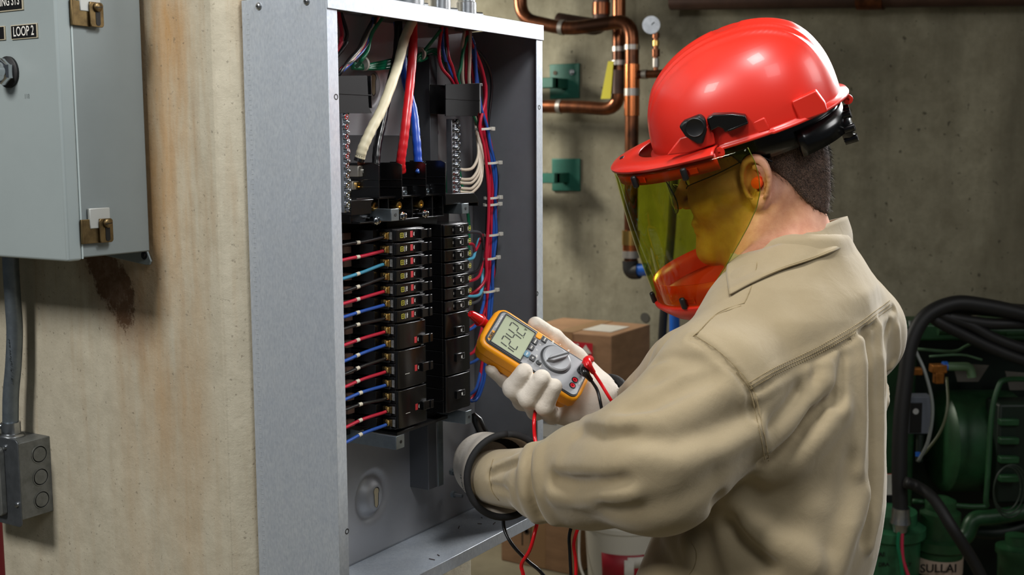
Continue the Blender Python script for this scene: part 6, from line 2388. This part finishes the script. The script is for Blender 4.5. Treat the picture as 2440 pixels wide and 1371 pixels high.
# red probe
pr_ = empty('test_probe', W(1119, 750, 1.69), 'red probe touching the double breaker, passing behind the meter', 'test probe')
tip = PY(1113, 744, .9545)
a_, b_ = W(1121, 748, 1.692), W(1158, 773, 1.722)
c_ = W(1230, 880, 1.745)
obj('probe_tip', MB().cyl(tip, a_, .0011, .0014, 8), M_zinc, pr_)
obj('probe_body', MB().tube([a_-(a_-b_)*-.25*0, a_+(b_-a_)*.1, a_+(b_-a_)*.55, a_+(b_-a_)*.58, a_+(b_-a_)*.64, a_+(b_-a_)*.68, b_, c_], [.0045, .0060, .0076, .0094, .0094, .0074, .0072, .0060], 18), M_ledr, pr_, smooth=40)
P = cr([C(1283, 950, 1.700), C(1279, 962, 1.690), C(1273, 1000, 1.66), C(1274, 1040, 1.655), C(1280, 1075, 1.65), C(1284, 1150, 1.68), C(1281, 1235, 1.68), C(1273, 1275, 1.67), C(1262, 1312, 1.67), C(1243, 1345, 1.68), C(1247, 1371, 1.68), C(1262, 1440, 1.68), C(1275, 1600, 1.69), C(1285, 1850, 1.70), C(1290, 2200, 1.70), C(1300, 2995, 1.72)], 8)
obj('probe_lead', MB().tube(c2w(P), .0027, 10), M_ledr, pr_, smooth=180)
pb = empty('test_probe', W(1150, 1050, 1.80), 'black probe in the near glove with its lead hanging under the cuff', 'test probe')
obj('probe_body', MB().tube([W(1128, 985, 1.80), W(1136, 1000, 1.80), W(1152, 1035, 1.81), W(1180, 1100, 1.81)], [.003, .0085, .009, .008], 16), M_ledb, pb, smooth=50)
P = cr([C(1185, 1120, 1.80), C(1195, 1180, 1.73), C(1199, 1225, 1.70), C(1202, 1262, 1.69), C(1222, 1300, 1.68), C(1256, 1336, 1.68), C(1292, 1368, 1.68), C(1330, 1430, 1.68), C(1355, 1580, 1.69), C(1372, 1850, 1.70), C(1380, 2200, 1.72), C(1380, 2990, 1.74)], 8)
obj('probe_lead', MB().tube(c2w(P), .0027, 10), M_ledb, pb, smooth=180)

# ================================================================== gloves


def fing(P, pts, rr, k=.006, d=None):
    for i in range(len(pts)-1):
        q = s_cap(P, pts[i], pts[i+1], rr[i], rr[i+1])
        d = q if d is None else smin(d, q, k)
    return d


# far hand, wrapped round the meter from behind
FW = C(1400, 935, 1.775)
f_index = [C(1290, 905, 1.78), C(1245, 930, 1.742), C(1208, 904, 1.712), C(1173, 880, 1.695)]
f_mid = [C(1300, 915, 1.78), C(1245, 955, 1.735), C(1223, 925, 1.672), C(1248, 887, 1.655)]
f_ring = [C(1325, 930, 1.78), C(1278, 978, 1.730), C(1260, 948, 1.662), C(1291, 902, 1.645)]
f_pink = [C(1350, 950, 1.775), C(1315, 990, 1.725), C(1298, 968, 1.662), C(1320, 922, 1.648)]
f_thumb = [C(1420, 915, 1.79), C(1370, 854, 1.79), C(1320, 806, 1.765), C(1276, 773, 1.745)]
fax = nrm(C(1480, 952, 1.835)-C(1400, 935, 1.775))


def far_glove(P):
    P = P.astype(f32)
    d = fing(P, f_index, [.014, .014, .0135, .0108])
    for fg_, r0 in ((f_mid, .0142), (f_ring, .0140), (f_pink, .0128)):
        q = fing(P, fg_, [.015, r0, r0*1.03, r0*.92])
        d = smin(d, q, .003)
    d = smin(d, fing(P, f_thumb, [.022, .017, .0135, .0115]), .012)
    palm = s_cap(P, C(1310, 935, 1.785), C(1400, 945, 1.778), .028, .036)
    palm = smin(palm, s_cap(P, C(1318, 982, 1.742), C(1415, 996, 1.765), .0165, .021), .02)
    d = smin(d, palm, .010)
    c_ = s_cap(P, C(1395, 940, 1.775), C(1444, 958, 1.808), .034, .037)
    c_ = np.maximum(c_, (P-C(1443, 945, 1.806).astype(f32))@fax.astype(f32)-.010)
    inn = s_cap(P, C(1425, 944, 1.795), C(1475, 955, 1.83), .031, .040)
    c_ = smax(smin(d, c_, .012), -inn, .002)
    c_ += .0008*wob(P, 120, 21)
    # crease lines between the finger joints
    for pts in (([C(1255, 930, 1.66), C(1272, 905, 1.64)],), ([C(1280, 955, 1.65), C(1240, 985, 1.70)],)):
        c_ += .0016*np.exp(-(seg_d(P, np.array(pts[0]))/.0022)**2)
    # keep clear of the meter
    return smax(c_, -s_box(P, MCn-mN*(MT/2), np.array([mL, mW, mN]), (ML*.5, MWd*.5-.001, MT/2), .004), .001)


gl1 = sdf_obj('glove', far_glove, C(1140, 1060, 1.72)-[0, 0, .16], [C(1510, 0, 1.75)[0], C(0, 735, 1.75)[1], 1.86], .0022, M_glove, pers, 2, label='white leather glove gripping the yellow meter')


def cuffring(c_, ax, r, tube, m_, par, name, inner=None, ell=1.0, updir=(0, 1, 0)):
    ax = nrm(ax)
    u_ = nrm(np.asarray(updir, float)-ax*(np.asarray(updir, float)@ax))
    v_ = np.cross(ax, u_)
    P = [c_+u_*r*math.cos(t_)+v_*r*ell*math.sin(t_) for t_ in np.linspace(0, 2*math.pi, 49)]
    obj(name, MB().tube(c2w(np.array(P)), tube, 10), m_, par, smooth=180)
    if inner:
        G = np.array([[c_-ax*L_+(u_*math.cos(t_)+v_*ell*math.sin(t_))*r*k for t_ in np.linspace(0, 2*math.pi, 49)] for L_, k in inner])
        obj('cuff_lining', MB().grid(c2w(G)), m_, par, smooth=180, solid=.0015)


cuffring(C(1447, 960, 1.812), fax, .0370, .0080, M_lining, gl1, 'cuff_binding')

# near hand: gauntlet cuff with the black lining towards the camera
nx_ = nrm((-.36, .03, .93))                # from the cuff opening towards the fingers
NCc = C(1207, 1134, 1.655)
nq = NCc+nx_*.085
hn = nrm((-.06, -.05, 1))


def near_glove(P):
    P = P.astype(f32)
    c_ = s_cap(P, NCc, nq, .0610, .047)
    c_ = np.maximum(c_, -((P-NCc.astype(f32))@nx_.astype(f32)))
    h0 = nq
    h1 = nq+hn*.055+np.array([-.002, -.006, 0])
    c_ = smin(c_, s_cap(P, h0, h1, .040, .036), .02)
    kn_ = h1
    for i, (a_, L_) in enumerate(((-.028, .030), (-.010, .036), (.010, .034), (.027, .026))):
        b0 = kn_+np.array([.004, a_-.008, 0])
        b1 = b0+hn*L_*.6+np.array([-.022, .004, 0])
        b2 = b1+np.array([.012, .010, .018])
        b3 = b2+np.array([.022, .004, -.006])
        c_ = smin(c_, fing(P, [b0, b1, b2, b3], [.014, .0125, .0115, .0098]), .004)
    c_ = smin(c_, fing(P, [h0+np.array([.03, .0, .02]), h1+np.array([.030, .008, -.01]), h1+np.array([.012, .022, .014])], [.018, .014, .011]), .006)
    inn = s_cap(P, NCc-nx_*.01, nq, .057, .036)
    inn = np.maximum(inn, (P-(NCc+nx_*.07).astype(f32))@nx_.astype(f32))
    c_ = smax(c_, -inn, .001)
    for sd in (-1, 1):
        pass
    c_ += .0010*wob(P, 90, 31)
    return c_


gl2 = sdf_obj('glove', near_glove, [NCc[0]-.13, NCc[1]-.085, 1.55], [NCc[0]+.085, NCc[1]+.10, 1.93], .0024, M_glove, pers, 2, label='white gauntlet glove with black lining reaching into the panel')
cuffring(NCc, -nx_, .0588, .0050, M_lining, gl2, 'cuff_binding', [(.001, .97), (.03, .845), (.068, .655)])
u_ = nrm(np.cross(nx_, (0, 1, 0)))
# size lettering round the cuff
mb = MB()
dirr = nrm(np.cross(nx_, (0, 1, 0)))
if dirr[0] > 0:
    dirr = -dirr
vv = nrm(np.array((0, 1., 0))-nx_*nx_[1])
for i, chx in enumerate('14 INCH LENGTH  LEATHER'):
    if chx == ' ':
        continue
    th = math.radians(2+i*3.6)
    rad = nrm(dirr*math.cos(th)-vv*math.sin(th))
    tang = nrm(-dirr*math.sin(th)-vv*math.cos(th))
    p = NCc+nx_*.033+rad*.0568
    m2 = text(chx, .0060, c2w(p), cdir(tang), cdir(nrm(-nx_)), .0, bold=.0003)
    mb.add(m2.v, m2.f)
obj('lettering', mb, M_blackm, gl2, smooth=0)
